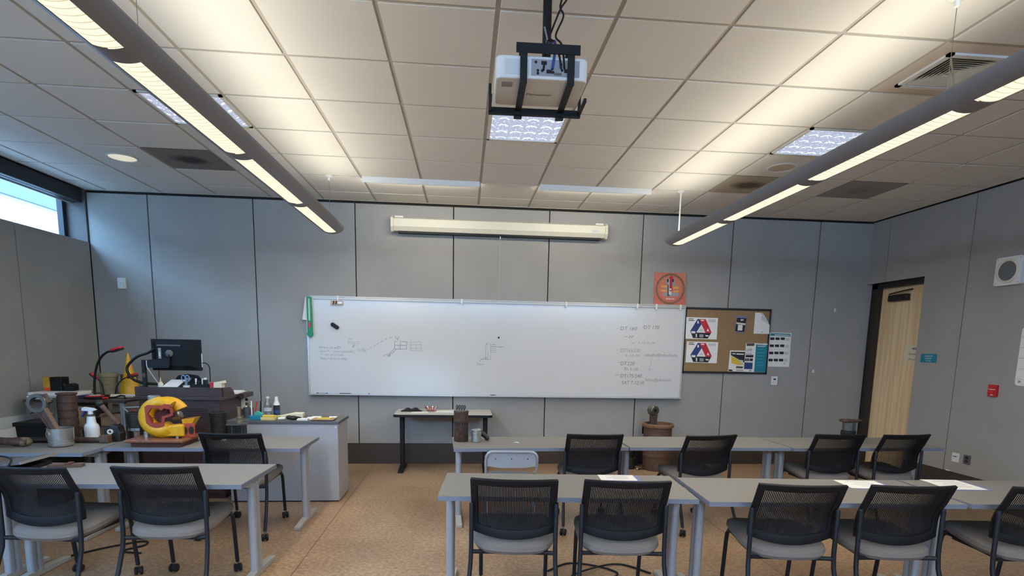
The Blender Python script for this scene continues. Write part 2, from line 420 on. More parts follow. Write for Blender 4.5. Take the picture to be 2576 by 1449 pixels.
# right wall
b = MB('reveal').box(XR+.03, XR+.1, YF, 6.185, 0, ZC+.2).box(XR+.03, XR+.1, 6.185, YB+.03, 2.43, ZC+.2).box(XR+.3, XR+.36, YF, YB+.2, 0, ZC+.2)
b.box(XR+.03, XR+.36, YF-.05, YF, 0, ZC+.2)  # outer boxes behind the door are unseen, added against light leaks
w = b.build('wall_right'); struct(w, 'grey panelled right wall with the door', 'wall')
b = MB('wall_fabric')
b.box(XR, XR+.03, 6.814, YB-.002, 2.41, ZC-.02); b.box(XR, XR+.03, 6.19, 6.804, 2.41, ZC-.02); b.box(XR, XR+.03, 5.629, 6.19, .262, ZC-.02)
yy = 5.619
while yy > YF: b.box(XR, XR+.03, max(YF, yy-1.18), yy, .262, ZC-.02); yy -= 1.19
b.build('wall_panel', w)
b = MB('base_dark').box(XR-.006, XR+.03, YF, 6.19, 0, .258)
struct(b.build('baseboard_right'), 'dark brown baseboard below the right wall', 'baseboard')
d = MB('door_maple').box(XR+.16, XR+.205, 6.08, 7.03, .012, 2.345).build('door_1')
struct(d, 'maple veneer storage door at the back right corner', 'door')
b = MB('door_frame').box(XR+.08, XR+.16, 7.03, YB+.02, 0, 2.41).box(XR+.08, XR+.16, 6.05, YB+.02, 2.345, 2.43).box(XR+.02, XR+.08, 6.19, YB, 2.412, 2.43)
b.box(XR+.16, XR+.21, 7.032, YB+.02, 0, 2.43).box(XR+.16,XR+.21,6.05,7.03,2.35,2.43)
b.build('door_frame', d)
b = MB('dark_steel').box(XR+.1, XR+.158, 6.56, 6.86, 2.17, 2.25); b.build('door_closer', d, bevel=.004)
MB('dark_steel').tube([(XR+.10,6.84,2.262),(XR+.09,6.6,2.285),(XR+.13,6.5,2.30)], .009, 8).build('closer_arm', d)
MB('dark_steel').cyl((XR+.16,6.27,1.02),(XR+.1,6.27,1.02),.022).build('door_knob', d)
# rear wall (behind the camera) with low glazing and a clerestory
b = MB('wall_fabric'); y0, y1 = YF-.1, YF
b.box(XL-.3, -2.1, y0, y1, 0, 2.6).box(-.3, XR+.4, y0, y1, 0, 2.6).box(-2.1, -.3, y0, y1, 0, .25).box(-2.1, -.3, y0, y1, .74, 2.6).box(XL-.3, XR+.4, y0, y1, 3.15, ZC+.2)
w = b.build('wall_rear'); struct(w, 'grey rear wall behind the camera', 'wall')
b = MB('frame_black').box(XL, XR, y0, y1-.02, 2.6, 2.63)
for x in (-2.9,-1.45,0,1.45,2.9,4.35): b.box(x-.025, x+.025, y0, y1-.02, 2.62, 3.15)
b.box(-1.68, -1.62, y0, y1-.02, .25, .74)
win = b.build('window_2'); struct(win, 'rear glazing behind the camera', 'window')
MB('pane').box(XL, XR, y0+.04, y0+.046, 2.62, 3.15).box(-2.1, -.3, y0+.04, y0+.046, .25, .74).build('window_pane', win)

# ---------------------------------------------------------------- ceiling
GX0, GY0, G = .1557, 6.7227, .6096
def cx_(i): return GX0+G*i
def cy_(j): return GY0-G*j
USED = {(0,3),(-4,3),(4,3),(-5,1),(4,1),(6,1),(4,5)}      # (column, row) cells that hold a fitting
b = MB('tile_white')
for i in range(-8, 9):
    for j in range(-1, 17):
        if (i,j) in USED: continue
        x0, x1 = max(cx_(i), XL), min(cx_(i+1), XR); y1, y0 = min(cy_(j), YB), max(cy_(j+1), YF)
        if x1-x0 < .05 or y1-y0 < .05: continue
        dz = random.uniform(-.0012, .0012); g = .0135
        b.box(x0+g, x1-g, y0+g, y1-g, ZC+dz, ZC+.02)
ce = b.build('ceiling', bevel=.002); struct(ce, 'suspended ceiling of pale square tiles', 'ceiling')
b = MB('grid_white')
for i in range(-8, 10):
    x = cx_(i)
    if XL < x < XR: b.box(x-.0135, x+.0135, YF, YB, ZC+.007, ZC+.022)
for j in range(-1, 18):
    y = cy_(j)
    if YF < y < YB: b.box(XL, XR, y-.0135, y+.0135, ZC+.0072, ZC+.022)
b.box(XL, XR, YB-.025, YB, ZC-.004, ZC+.02).box(XL, XL+.02, YF, YB, ZC-.003, ZC+.02).box(XR-.02, XR, YF, YB, ZC-.003, ZC+.02)
b.build('ceiling_grid', ce)
MB('reveal').box(XL-.3, XR+.36, YF-.1, YB+.2, ZC+.07, ZC+.2).build('ceiling_void', ce)

def cell(i, j): return (cx_(i)+G/2, cy_(j)-G/2)
for k, (i, j, lab) in enumerate(((0,3,'square daylight panel with a prismatic lens behind the projector'),
                                 (-4,3,'square daylight panel half hidden by the left hanging light'),
                                 (4,3,'square daylight panel beside the right hanging light'))):
    c = cell(i, j); t = thing('daylight_panel', lab, 'ceiling light', (c[0], c[1], ZC), 0, 'prismatic daylight panels')
    h = G/2-.013
    b = MB('white_metal')
    for s in (-1, 1): b.box(s*h-.012*(s+1), s*h+.012*(1-s), -h, h, -.004, .03).box(-h, h, s*h-.012*(s+1), s*h+.012*(1-s), -.004, .03)
    b.build('frame', t)
    MB('prism_lens').box(-h+.024, h-.024, -h+.024, h-.024, .004, .012).build('lens', t)
for (i, j, m, lab) in ((-5,1,'perf_dark','perforated air diffuser with a black dust bloom, near the left wall'),
                       (4,1,'perf_brown','perforated air diffuser with a brown stain behind the right hanging light'),
                       (6,1,'perf_clean','plain grey perforated air diffuser right of the right hanging light')):
    c = cell(i, j); h = G/2-.012
    t = thing('air_diffuser', lab, 'air vent', (c[0], c[1], ZC), 0, 'perforated ceiling diffusers')
    MB(m).box(-h, h, -h, h, .0, .015).build('perforated_face', t)
for (i, j, m, lab) in ((-6,1,'round_glow','lit round ceiling speaker disc near the left wall'),(4,2,'plaster_tan','round pale ceiling speaker beside the right hanging light')):
    c = cell(i, j); t = thing('ceiling_speaker', lab, 'ceiling speaker', (c[0], c[1], ZC), 0, 'round ceiling discs')
    MB('white_metal').lathe([(.125,.0),(.132,-.006),(.118,-.012),(.112,-.006),(.112,0)], 36).build('trim_ring', t)
    MB(m).lathe([(.111,0),(.111,-.008),(.06,-.009)], 36).build('grille', t)  # the left disc's brightness is put into its grille as glow
# supply register
c = cell(4, 5); t = thing('supply_register', 'square louvred air register in a tan ceiling panel above the right hanging light', 'air vent', (c[0], c[1], ZC))
h = G/2-.012; q = .19
MB('plaster_tan').box(-h,h,q,h,0,.012).box(-h,h,-h,-q,0,.012).box(-h,-q,-q,q,0,.012).box(q,h,-q,q,0,.012).build('panel', t)
b = MB('white_metal')
for s in (-1, 1): b.box(s*q-.015, s*q+.015, -q-.015, q+.015, -.012, 0).box(-q-.015, q+.015, s*q-.015, s*q+.015, -.012, 0)
b.build('frame', t)
MB('reveal').box(-q,q,-q,q,.05,.055).build('duct', t)
b = MB('white_metal')
for dq in range(4):
    R4 = Matrix.Rotation(dq*PI/2, 4, 'Z')
    for k in range(8):
        u = .03+k*.021
        b.M = R4 @ Matrix.Translation((u,0,.0)) @ Matrix.Rotation(R_(42),4,'Y'); b.box(-.013,.013,-u,u,-.0008,.0008)
b.M = Matrix.Identity(4); b.box(-.022,.022,-.022,.022,-.004,.0)
for s in (-1, 1):
    b.M = Matrix.Rotation(s*PI/4,4,'Z'); b.box(-q*1.4,q*1.4,-.004,.004,-.006,.012)
b.M = Matrix.Identity(4)
b.build('louvres', t)
# wall-wash troffers just in front of the back wall
for x0, x1, lab in ((cx_(-2)+.01, cx_(0)-.01, 'slim white wall-wash light strip left of the ceiling centre'), (cx_(1)+.01, cx_(3)-.01, 'slim white wall-wash light strip right of the ceiling centre')):
    y = cy_(1); t = thing('wall_wash_light', lab, 'ceiling light', ((x0+x1)/2, y, ZC), 0, 'wall-wash lights'); L = (x1-x0)/2
    MB('white_metal').prism([(-.02,0),(-.012,-.052),(-.004,-.055),(.0,-.05),(.006,0)], -L, L, 'yz').build('housing', t)
    MB('wash_glow').box(-L+.02, L-.02, .008, .02, -.022, -.004).build('lamp', t)

# ---------------------------------------------------------------- suspended linear luminaires
def luminaire(x, lab, rod):
    t = thing('linear_light', lab, 'hanging light', (x, 0, 0), 0, 'long hanging lights')
    hw, zt, zb = .125, 2.722, 2.645
    y1 = 6.2; y0 = -2.4
    prof = [(hw*math.sin(a), zt-(zt-zb)*math.cos(a)) for a in [R_(-90+180*i/20) for i in range(21)]]
    lw = .058
    b = MB('lum_grey'); ends = []
    yb = 6.135; n = 0
    seg = []
    while yb-1.1 > y0: seg.append((yb-1.105, yb)); yb -= 1.22
    # body: side shells along the whole run, bridging pieces between the lenses
    def shell(ya, yb_, pts):
        k = len(pts); vs = [(p[0],ya,p[1]) for p in pts]+[(p[0],yb_,p[1]) for p in pts]
        b.add(vs, [(i,i+1,i+1+k,i+k) for i in range(k-1)], True)
    def edge(z): return z
    zl = zt-(zt-zb)*math.sqrt(max(0,1-(lw/hw)**2))
    right = [p for p in prof if p[0] > lw]; left = [p for p in prof if p[0] < -lw]
    shell(y0, y1, left+[(-lw, zl)]); shell(y0, y1, [(lw, zl)]+right)
    mid = [(-lw,zl)]+[p for p in prof if abs(p[0]) <= lw]+[(lw,zl)]
    stops = [y1]+[v for s_ in seg for v in (s_[1], s_[0])]+[y0]
    for a, c in zip(stops[::2], stops[1::2]): shell(c, a, mid)
    b.poly([(p[0],y1,p[1]) for p in prof]); b.poly([(p[0],y0,p[1]) for p in reversed(prof)])
    # top deck and rims
    b.box(-hw, -.085, y0, y1, zt-.004, zt+.006).box(.085, hw, y0, y1, zt-.004, zt+.006)
    b.build('housing', t)
    for (a, c) in seg:
        pts = [(p[0]*.985, p[1]+.004) for p in mid]; k = len(pts)
        vs = []; fs = []; fm = []; st = 26
        lb = MB('lens_glow'); lb.use('lens_line'); lb.use('lens_glow')
        for s_ in range(st):
            ya = a+(c-a)*s_/st; yb2 = a+(c-a)*(s_+.86)/st; yc = a+(c-a)*(s_+1)/st
            for u, v_, m in ((ya,yb2,'lens_glow'),(yb2,yc,'lens_line')):
                lb.use(m); lb.add([(p[0],u,p[1]) for p in pts]+[(p[0],v_,p[1]) for p in pts], [(i,i+1,i+1+k,i+k) for i in range(k-1)], True)
        lb.build('lens', t)
    MB('up_glow').box(-.07,.07,y0+.1,y1-.15,zt-.02,zt-.012).build('uplight', t)
    for ys in ([6.115, 2.7, -.7]):
        thick = rod and ys > 6
        MB('white_metal' if thick else 'steel').cyl((0,ys,zt-.01),(0,ys,ZC-.012), .008 if thick else .0016, n=8).build('suspension_rod' if thick else 'suspension_cable', t)
        MB('white_metal').lathe([(.045,0),(.045,-.006),(.03,-.016),(.014,-.02),(.012,-.045),(.004,-.05)], 20, (0,ys,ZC-.001)).build('ceiling_cap', t)
    return t
luminaire(-1.385, 'long grey hanging light on thin cables left of the projector', False)
luminaire(2.305, 'long grey hanging light with a white end rod right of the projector', True)

# ---------------------------------------------------------------- projector on its pole
t = thing('projector', 'white projector held in a black cage under a ceiling pole', 'projector', (.345, 2.86, 2.72), -.02)
b = MB('white_plastic').prism(rrect(.42,.30,.03), .015, .112)
b.M = Matrix.Identity(4)
pb = b.build('case', t, bevel=.008)
b = MB('print_pale').box(-.17,-.06,-.1515,-.149,.03,.095); b.build('label_plate', pb)
MB('print_grey').box(-.05,.17,-.1515,-.149,.028,.098).build('connector_panel', pb)
for x, z in ((-.03,.085),(-.02,.05),(-.02,.038),(.0,.05),(.05,.045),(.085,.08),(.09,.055)): MB('black_plastic').cyl((x,-.153,z),(x,-.15,z),.006,n=10).build('socket', pb)
for x0, x1, z0, z1 in ((.02,.045,.04,.055),(-.005,.02,.075,.09),(.1,.125,.045,.06)): MB('black_plastic').box(x0,x1,-.154,-.15,z0,z1).build('socket', pb)
MB('steel').box(.055,.088,-.156,-.15,.034,.042).build('video_port', pb)
MB('print_grey').box(-.18,-.13,-.11,-.06,.0135,.0152).build('vent_mark', pb)
b = MB('print_black').at((-.06,.02,.0142), rx=PI).text('Panasonic', .032, shear=.1); b.build('lettering', pb)
cg = MB('black_plastic')
for x in (-.085, .13):
    cg.box(x-.016,x+.016,-.162,-.156,-.01,.15).box(x-.016,x+.016,-.16,.18,-.003,.002).box(x-.016,x+.016,-.16,.02,.148,.154)
cg.box(-.12,.17,-.165,-.157,.118,.158)
cg.box(-.235,.235,.165,.185,-.02,.012).box(-.235,-.222,.0,.18,-.012,.005).box(.222,.235,.0,.18,-.012,.005)
cg.box(-.235,-.222,.16,.18,-.012,.12).box(.222,.235,.16,.18,-.012,.12)
cg.box(-.12,.17,-.02,.05,.15,.156)
for x in (-.085,.13): cg.box(x-.02,x+.02,.175,.205,-.028,-.004)
cg.build('mount_cage', t)
for x in (-.085,.13):
    for k in range(6): MB('reveal').cyl((x,-.1635,.0+k*.02),(x,-.1615,.0+k*.02),.0035,n=8).build('bolt_hole', t)
for k in range(4):
    for x in (-.06, .08): MB('reveal').cyl((x+k*.011,-.1665,.138),(x+k*.011,-.1645,.138),.0035,n=8).build('bolt_hole', t)
MB('black_plastic').cyl((.035,.01,.15),(.035,.01,.484),.021,n=18).build('pole', t)
MB('black_plastic').lathe([(.07,.484),(.07,.474),(.03,.468)], 24, (.035,.01,0)).build('ceiling_plate', t)
def cable(name, pts, r, m, parent, n=8):
    # Catmull-Rom through the points
    P_ = [Vector(p) for p in pts]; out = []
    for i in range(len(P_)-1):
        p0, p1, p2, p3 = P_[max(i-1,0)], P_[i], P_[i+1], P_[min(i+2,len(P_)-1)]
        for k in range(8):
            u = k/8; out.append(.5*((2*p1)+(p2-p0)*u+(2*p0-5*p1+4*p2-p3)*u*u+(3*p1-p0-3*p2+p3)*u**3))
    out.append(P_[-1])
    return MB(m).tube(out, r, n).build(name, parent)
cable('cable', [(.12,-.02,.484),(.09,-.03,.39),(.105,-.04,.34),(.07,-.05,.25),(.09,-.13,.17),(.10,-.16,.06)], .0045, 'black_plastic', t)
cable('cable', [(.135,-.02,.484),(.12,-.03,.42),(.09,-.04,.37),(.05,-.05,.27),(.02,-.12,.17),(.005,-.158,.05)], .0045, 'black_plastic', t)
cable('cable', [(.045,-.04,.22),(.06,-.1,.2),(.055,-.15,.13),(.045,-.158,.055)], .006, 'blue_trig', t)
cable('cable', [(.03,-.035,.24),(.055,-.1,.20),(.075,-.15,.12),(.085,-.158,.06)], .0045, 'black_plastic', t)
cable('cable', [(.02,-.02,.3),(.035,-.05,.22),(.025,-.1,.21),(.03,-.03,.23)], .004, 'grey_metal', t)

# ---------------------------------------------------------------- training tables
def table(name, label, loc, rz, L, legs=(-1,1), D=.58, zt=.684):
    t = thing(name, label, 'table', (loc[0], loc[1], 0), rz, 'grey training tables')
    b = MB('edge_blue'); b.use('lam_grey'); b.use('edge_blue')
    b.box(-L/2, L/2, -D/2, D/2, zt-.027, zt-.001); b.use('lam_grey').box(-L/2+.0015, L/2-.0015, -D/2+.0015, D/2-.0015, zt-.0011, zt)
    b.build('table_top', t)
    for s in legs:
        x = s*(L/2-.05)
        lb = MB('leg_grey')
        for yo in (-.026, .026):
            poly = rrect(.05, .05, .02, 4)
            lb.at((x, yo, 0)).prism(poly, .035, zt-.05)
        lb.at((x,0,0)).prism([(-.24,zt-.027),(.24,zt-.027),(.24,zt-.035),(.06,zt-.075),(-.06,zt-.075),(-.24,zt-.035)], -.016, .016, 'yz')
        lg = lb.build('leg', t)
        MB('foot_grey').at((x,0,0)).prism([(-.275,.0),(-.275,.03),(-.06,.045),(.06,.045),(.275,.03),(.275,.0)], -.024, .024, 'yz').build('foot', lg, bevel=.006)
    MB('leg_grey').box(-L/2+.08, L/2-.08, -.02, .02, zt-.062, zt-.028).build('rail', t)
    return t
table('training_table', 'grey training table in the near right row beside the centre aisle', (.616,3.333), -.064, 1.49)
table('training_table', 'middle grey training table of the near right row, holding a flyer at its right end', (2.14,3.195), -.055, 1.49)
table('training_table', 'grey training table ending the near right row, cut off by the photo edge', (3.654,3.133), -.031, 1.49)
table('training_table', 'grey training table in the far right row carrying the brown perforated sleeve', (.649,4.862), .05, 1.49)
table('training_table', 'grey training table in the far right row, middle one in front of the clay-coloured drum', (2.146,4.905), 0, 1.45)
table('training_table', 'grey training table in the far right row nearest the door', (3.605,4.905), .02, 1.44)
table('training_table', 'grey training table in the near left row beside the centre aisle', (-2.05,3.669), -.029, 1.49)
table('training_table', 'grey training table in the far left row carrying the yellow cutaway', (-2.045,4.812), -.009, 1.49)
table('training_table', 'grey training table against the left wall carrying the aluminium piston', (-3.53,4.60), -.0, 1.44)
table('training_table', 'grey training table by the left wall, under the silver laptop', (-3.57,3.70), -.02, 1.49)

# ---------------------------------------------------------------- mesh-back nesting chairs
PR = [(.44,.032),(.52,.044),(.60,.042),(.64,.034),(.674,.018),(.72,-.010),(.829,-.064)]
def prof(z):
    for (a, ya), (c, yc) in zip(PR[:-1], PR[1:]):
        if z <= c: return ya+(yc-ya)*(z-a)/(c-a)
    return PR[-1][1]
def bp_(x, z): return (x, prof(z)-.036*(1-(x/.235)**2), z)
def make_chair(label):
    t = thing('mesh_chair', label, 'chair', (0,0,0), 0, 'black mesh-back chairs')
    # back frame: border of the curved shell
    X = [-.235,-.2,-.15,-.1,-.05,0,.05,.1,.15,.2,.235]
    def zb(x): return .468+.04*(x/.235)**2
    Z = [0,.052,.12,.16,.2,.24,.28,.322,.361]        # heights above the lower edge at the sides
    rows = []
    for k, dz in enumerate(Z):
        f = dz/.361
        rows.append([bp_(x, zb(x)+(.829-zb(x))*f) for x in X])
    vs = [p for r in rows for p in r]; n = len(X); fs = []
    for k in range(len(Z)-1):
        for i in range(n-1):
            if k in (0, len(Z)-2) or i in (0, n-2): fs.append((k*n+i, k*n+i+1, (k+1)*n+i+1, (k+1)*n+i))
    bf = MB('chair_black').add(vs, fs, True).build('back_frame', t, solid=.017, bevel=.003)
    b = MB('chair_black')
    N = 46
    for i in range(N):
        x = -.2+.4*(i+.5)/N; w = .0036
        pts = []
        for k in range(9):
            f = .1+.84*k/8; z = zb(x)+(.829-zb(x))*f; p = bp_(x, z); pts.append((p[1]+.003, z))
        b.add([(x-w,y,z) for y,z in pts]+[(x+w,y,z) for y,z in pts], [(k,k+9,k+10,k+1) for k in range(8)])
    b.build('back_mesh', t)
    # seat
    rings = []
    def ring(hx, hy, dz):
        r = []
        for k in range(40):
            a = 2*PI*k/40; c, s = math.cos(a), math.sin(a); e = .5
            x = hx*abs(c)**e*(1 if c > 0 else -1); y = hy*abs(s)**e*(1 if s > 0 else -1)
            if y < 0: y -= .03*(1-(x/.235)**2)*(-y/hy)
            Y = .235+y; r.append((x, Y, .385+.058*(Y+.02)/.49+dz-.025*max(0,(y/hy))**4*(dz > .02)))
        return r
    seq = [(.19,.2,-.004),(.222,.228,.004),(.235,.242,.026),(.232,.238,.048),(.212,.216,.063),(.15,.15,.069),(.06,.06,.070)]
    vs = []; fs = []
    for q in seq: vs += ring(*q)
    for i in range(len(seq)-1):
        for j in range(40): fs.append((i*40+j, i*40+(j+1)%40, (i+1)*40+(j+1)%40, (i+1)*40+j))
    fs.append(tuple(reversed(range(40)))); fs.append(tuple((len(seq)-1)*40+j for j in range(40)))
    MB('seat_fabric').add(vs, fs, True).build('seat', t)
    # under-seat frame
    b = MB('chair_tube')
    b.tube([(-.233,0,.395),(-.17,.02,.388),(-.12,.05,.378),(.12,.05,.378),(.17,.02,.388),(.233,0,.395)], .0125, 10)
    b.box(-.15,.15,.03,.4,.372,.386)
    b.tube([(-.17,.02,.385),(-.19,.25,.405),(-.2,.40,.42)], .0115, 8).tube([(.17,.02,.385),(.19,.25,.405),(.2,.40,.42)], .0115, 8)
    b.build('seat_frame', t)
    def caster(lg, x, y, turn):
        cb = MB('rubber'); cb.at((x,y,.0), rz=turn)
        for s in (-1, 1): cb.tube([(s*.006,0,.027),(s*.009,0,.027),(s*.021,0,.027),(s*.024,0,.027)], [.02,.027,.027,.021], 18)
        cb.cyl((-.006,0,.03),(.006,0,.03),.018,n=14)
        cb.build('caster', lg)
        MB('steel').cyl((x,y,.05),(x,y,.075),.006,n=10).build('caster_stem', lg)
    for s in (-1, 1):
        lg = MB('chair_tube').tube([(s*.233,.004,.674),(s*.233,.0,.66),(s*.233,-.001,.42),(s*.235,-.010,.34),(s*.243,-.055,.21),(s*.252,-.118,.07)], .0125, 12).build('leg', t)
        caster(lg, s*.252, -.124, .5*s)
        lg = MB('chair_tube').tube([(s*.2,.36,.418),(s*.203,.392,.412),(s*.206,.410,.392),(s*.207,.416,.36),(s*.206,.449,.068)], .0125, 12).build('leg', t)
        caster(lg, s*.206, .452, .35*s+.2)
    return t
CH = [(.277,2.968,-.098,'black mesh chair nearest the centre aisle at the near right table'),
 (.885,2.929,-.079,'black mesh chair at the near right table in front of the white handout'),
 (1.815,2.832,-.113,'black mesh chair at the middle near right table, left one of its pair'),
 (2.422,2.803,-.058,'black mesh chair at the middle near right table, right one of its pair'),
 (3.2,2.747,-.09,'black mesh chair at the right photo edge, partly cut off'),
 (-1.715,3.272,-.015,'black mesh chair at the near left table, nearer the aisle'),
 (-2.382,3.269,-.139,'black mesh chair at the near left table, cut off by the photo edge'),
 (-1.774,4.441,-.041,'black mesh chair at the far left table in front of the podium'),
 (1.066,4.483,.006,'black mesh chair at the far right row beside the grey folding chair'),
 (2.031,4.461,.155,'black mesh chair turned slightly left in front of the clay-coloured drum'),
 (3.225,4.545,.025,'black mesh chair in the far right row under the small silver piston'),
 (3.835,4.551,.089,'black mesh chair in the far right row nearest the door')]
proto = make_chair(CH[0][3]); proto.location = (CH[0][0], CH[0][1], 0); proto.rotation_euler = (0,0,CH[0][2])
for x, y, a, lab in CH[1:]: dup(proto, (x,y,0), a, lab)

# grey steel folding chair
t = thing('folding_chair', 'grey steel folding chair tucked under the far right table beside the aisle', 'chair', (.385,4.40,0), -.03)
b = MB('leg_grey')
for s in (-1, 1):
    b.tube([(s*.205,.40,.012),(s*.205,.3,.2),(s*.20,.1,.5)], .011, 10)
    b.tube([(s*.19,-.16,.012),(s*.19,.02,.25),(s*.19,.16,.41)], .011, 10)
b.tube([(-.2,.35,.1),(.2,.35,.1)], .008, 8).tube([(-.19,-.1,.1),(.19,-.1,.1)], .008, 8)
b.build('leg_frame', t)
pts = [(-.205,.06,.5),(-.207,.02,.6)]+[(-.207+.055*(1-math.cos(R_(a))), .0, .63+.055*math.sin(R_(a))) for a in (20,45,70,90)]+[(.152+.055*math.sin(R_(a)), .0, .63+.055*math.cos(R_(a))) for a in (0,20,45,70)]+[(.207,.02,.6),(.205,.06,.5)]
MB('leg_grey').tube(pts, .012, 12).build('back_tube', t)
pl = [(-.195,.565),(-.1,.552),(.1,.552),(.195,.565),(.195,.63),(.18,.668),(.15,.684),(-.15,.684),(-.18,.668),(-.195,.63)]
MB('leg_grey').at((0,.006,0)).prism(pl, -.002, .002, 'xz').build('back_panel', t)
for x in (-.13,0,.13): MB('print_black').cyl((x,.0042,.625),(x,.0005,.625),.005,n=10).build('rivet', t)
MB('leg_grey').at((0,.27,.415)).prism(rrect(.38,.36,.06), -.01, .01).build('seat', t, bevel=.006)
STROKE_DARK = [[(-1.16,1.463),(-1.143,1.471)],[(-1.116,1.486),(-1.092,1.498)],[(-1.078,1.512),(-1.051,1.525)],[(-1.031,1.537),(-1.004,1.551)],[(-0.976,1.57),(-0.953,1.582)],[(-0.926,1.591),(-0.898,1.6)],[(-0.86,1.55),(-0.838,1.552)],[(-0.804,1.551),(-0.709,1.546),(-0.72,1.498),(-0.713,1.458),(-0.859,1.453),(-0.862,1.489),(-0.86,1.55)],[(-0.791,1.535),(-0.795,1.456)],[(-0.859,1.501),(-0.723,1.502)],[(-0.851,1.612),(-0.844,1.581),(-0.814,1.582),(-0.817,1.612)],[(-0.828,1.581),(-0.828,1.561)],[(-0.866,1.462),(-0.914,1.406),(-0.928,1.365)],[(-0.846,1.452),(-0.887,1.403),(-0.907,1.399)],[(-1.003,1.367),(-0.969,1.388)],[(-0.955,1.392),(-0.949,1.358)],[(-0.938,1.399),(-0.932,1.361)],[(-0.921,1.406),(-0.918,1.365)],[(-1.258,1.448),(-1.245,1.424),(-1.225,1.414)],[(-1.244,1.455),(-1.224,1.435),(-1.211,1.414)],[(-1.344,1.507),(-1.365,1.466)],[(0.325,1.506),(0.353,1.505),(0.387,1.511),(0.401,1.503)],[(0.273,1.534),(0.287,1.533)],[(0.279,1.478),(0.285,1.472)],[(0.356,1.538),(0.383,1.531),(0.377,1.524)],[(0.415,1.503),(0.436,1.508),(0.453,1.502),(0.487,1.509),(0.489,1.496)],[(0.265,1.374),(0.296,1.376)],[(0.265,1.355),(0.296,1.357)],[(0.193,1.317),(0.21,1.345),(0.237,1.354),(0.265,1.355)],[(1.943,1.173),(1.987,1.177)],[(2.043,1.665),(2.08,1.668)],[(1.97,1.334),(1.992,1.336)]]
STROKE_FAINT = [[(-0.668,1.547),(-0.539,1.546),(-0.532,1.44),(-0.672,1.441),(-0.668,1.547)],[(-0.662,1.51),(-0.539,1.515),(-0.532,1.475),(-0.559,1.464),(-0.662,1.465),(-0.662,1.51)],[(-0.6,1.511),(-0.604,1.466)],[(-1.197,1.442),(-1.174,1.455)],[(-1.315,1.447),(-1.258,1.448)],[(-1.315,1.447),(-1.319,1.426),(-1.262,1.427)],[(-1.423,1.553),(-1.431,1.512),(-1.351,1.514),(-1.35,1.544)],[(-1.337,1.534),(-1.296,1.538),(-1.297,1.515),(-1.334,1.514)],[(-1.385,1.472),(-1.361,1.486),(-1.368,1.466)],[(0.266,1.538),(0.265,1.343),(0.327,1.347),(0.334,1.364),(0.323,1.542),(0.276,1.55),(0.266,1.538)],[(0.295,1.446),(0.295,1.402),(0.313,1.385)],[(0.284,1.518),(0.282,1.494)],[(0.325,1.529),(0.352,1.529)],[(0.327,1.484),(0.394,1.485)],[(0.327,1.46),(0.395,1.462)],[(0.328,1.44),(0.392,1.439)],[(0.179,1.367),(0.208,1.364)],[(0.23,1.371),(0.261,1.37)],[(2.416,1.408),(2.387,1.244)],[(2.368,1.274),(2.387,1.24),(2.414,1.261)],[(1.933,1.767),(1.96,1.769)],[(1.942,1.495),(1.969,1.497)]]
BOARD_TEXT = [('Note',-1.42,1.561,0.05,0.029,'ink_mid'),('R.d',-1.414,1.523,0.04,0.027,'ink_mid'),('Where on w/D?',-1.779,1.443,0.267,0.048,'ink_mid'),('Zoom Pi + Camera lead (UBT)',-1.768,1.401,0.417,0.04,'ink_mid'),('LT - (on unit or load)',-1.761,1.361,0.273,0.04,'ink_mid'),('Power + Access to ceiling',-1.759,1.313,0.311,0.04,'ink'),('Camera',0.155,1.274,0.097,0.038,'ink_mid'),('DT 160',1.981,1.748,0.215,0.063,'ink_mid'),('/DT 170',2.267,1.766,0.219,0.067,'ink_mid'),('20',2.088,1.652,0.065,0.045,'ink_mid'),('o',2.337,1.668,0.019,0.036,'ink_faint'),('w/ 5:10-8:30',2.136,1.578,0.305,0.04,'ink_faint'),('DT165/230',1.994,1.47,0.26,0.063,'ink_faint'),('5-10 M',2.059,1.411,0.181,0.045,'ink_faint'),('cdadds@sdccd.edu',2.312,1.42,0.436,0.055,'ink_mid'),('DT220',2.002,1.303,0.185,0.064,'ink_mid'),('Th 5-10',2.05,1.233,0.182,0.055,'ink_mid'),('DT175/240',2.009,1.143,0.28,0.067,'ink_mid'),('SAT 7-12:10',2.031,1.055,0.293,0.067,'ink_mid'),('kchan@sdccd.edu',2.34,1.1,0.347,0.052,'ink_mid')]
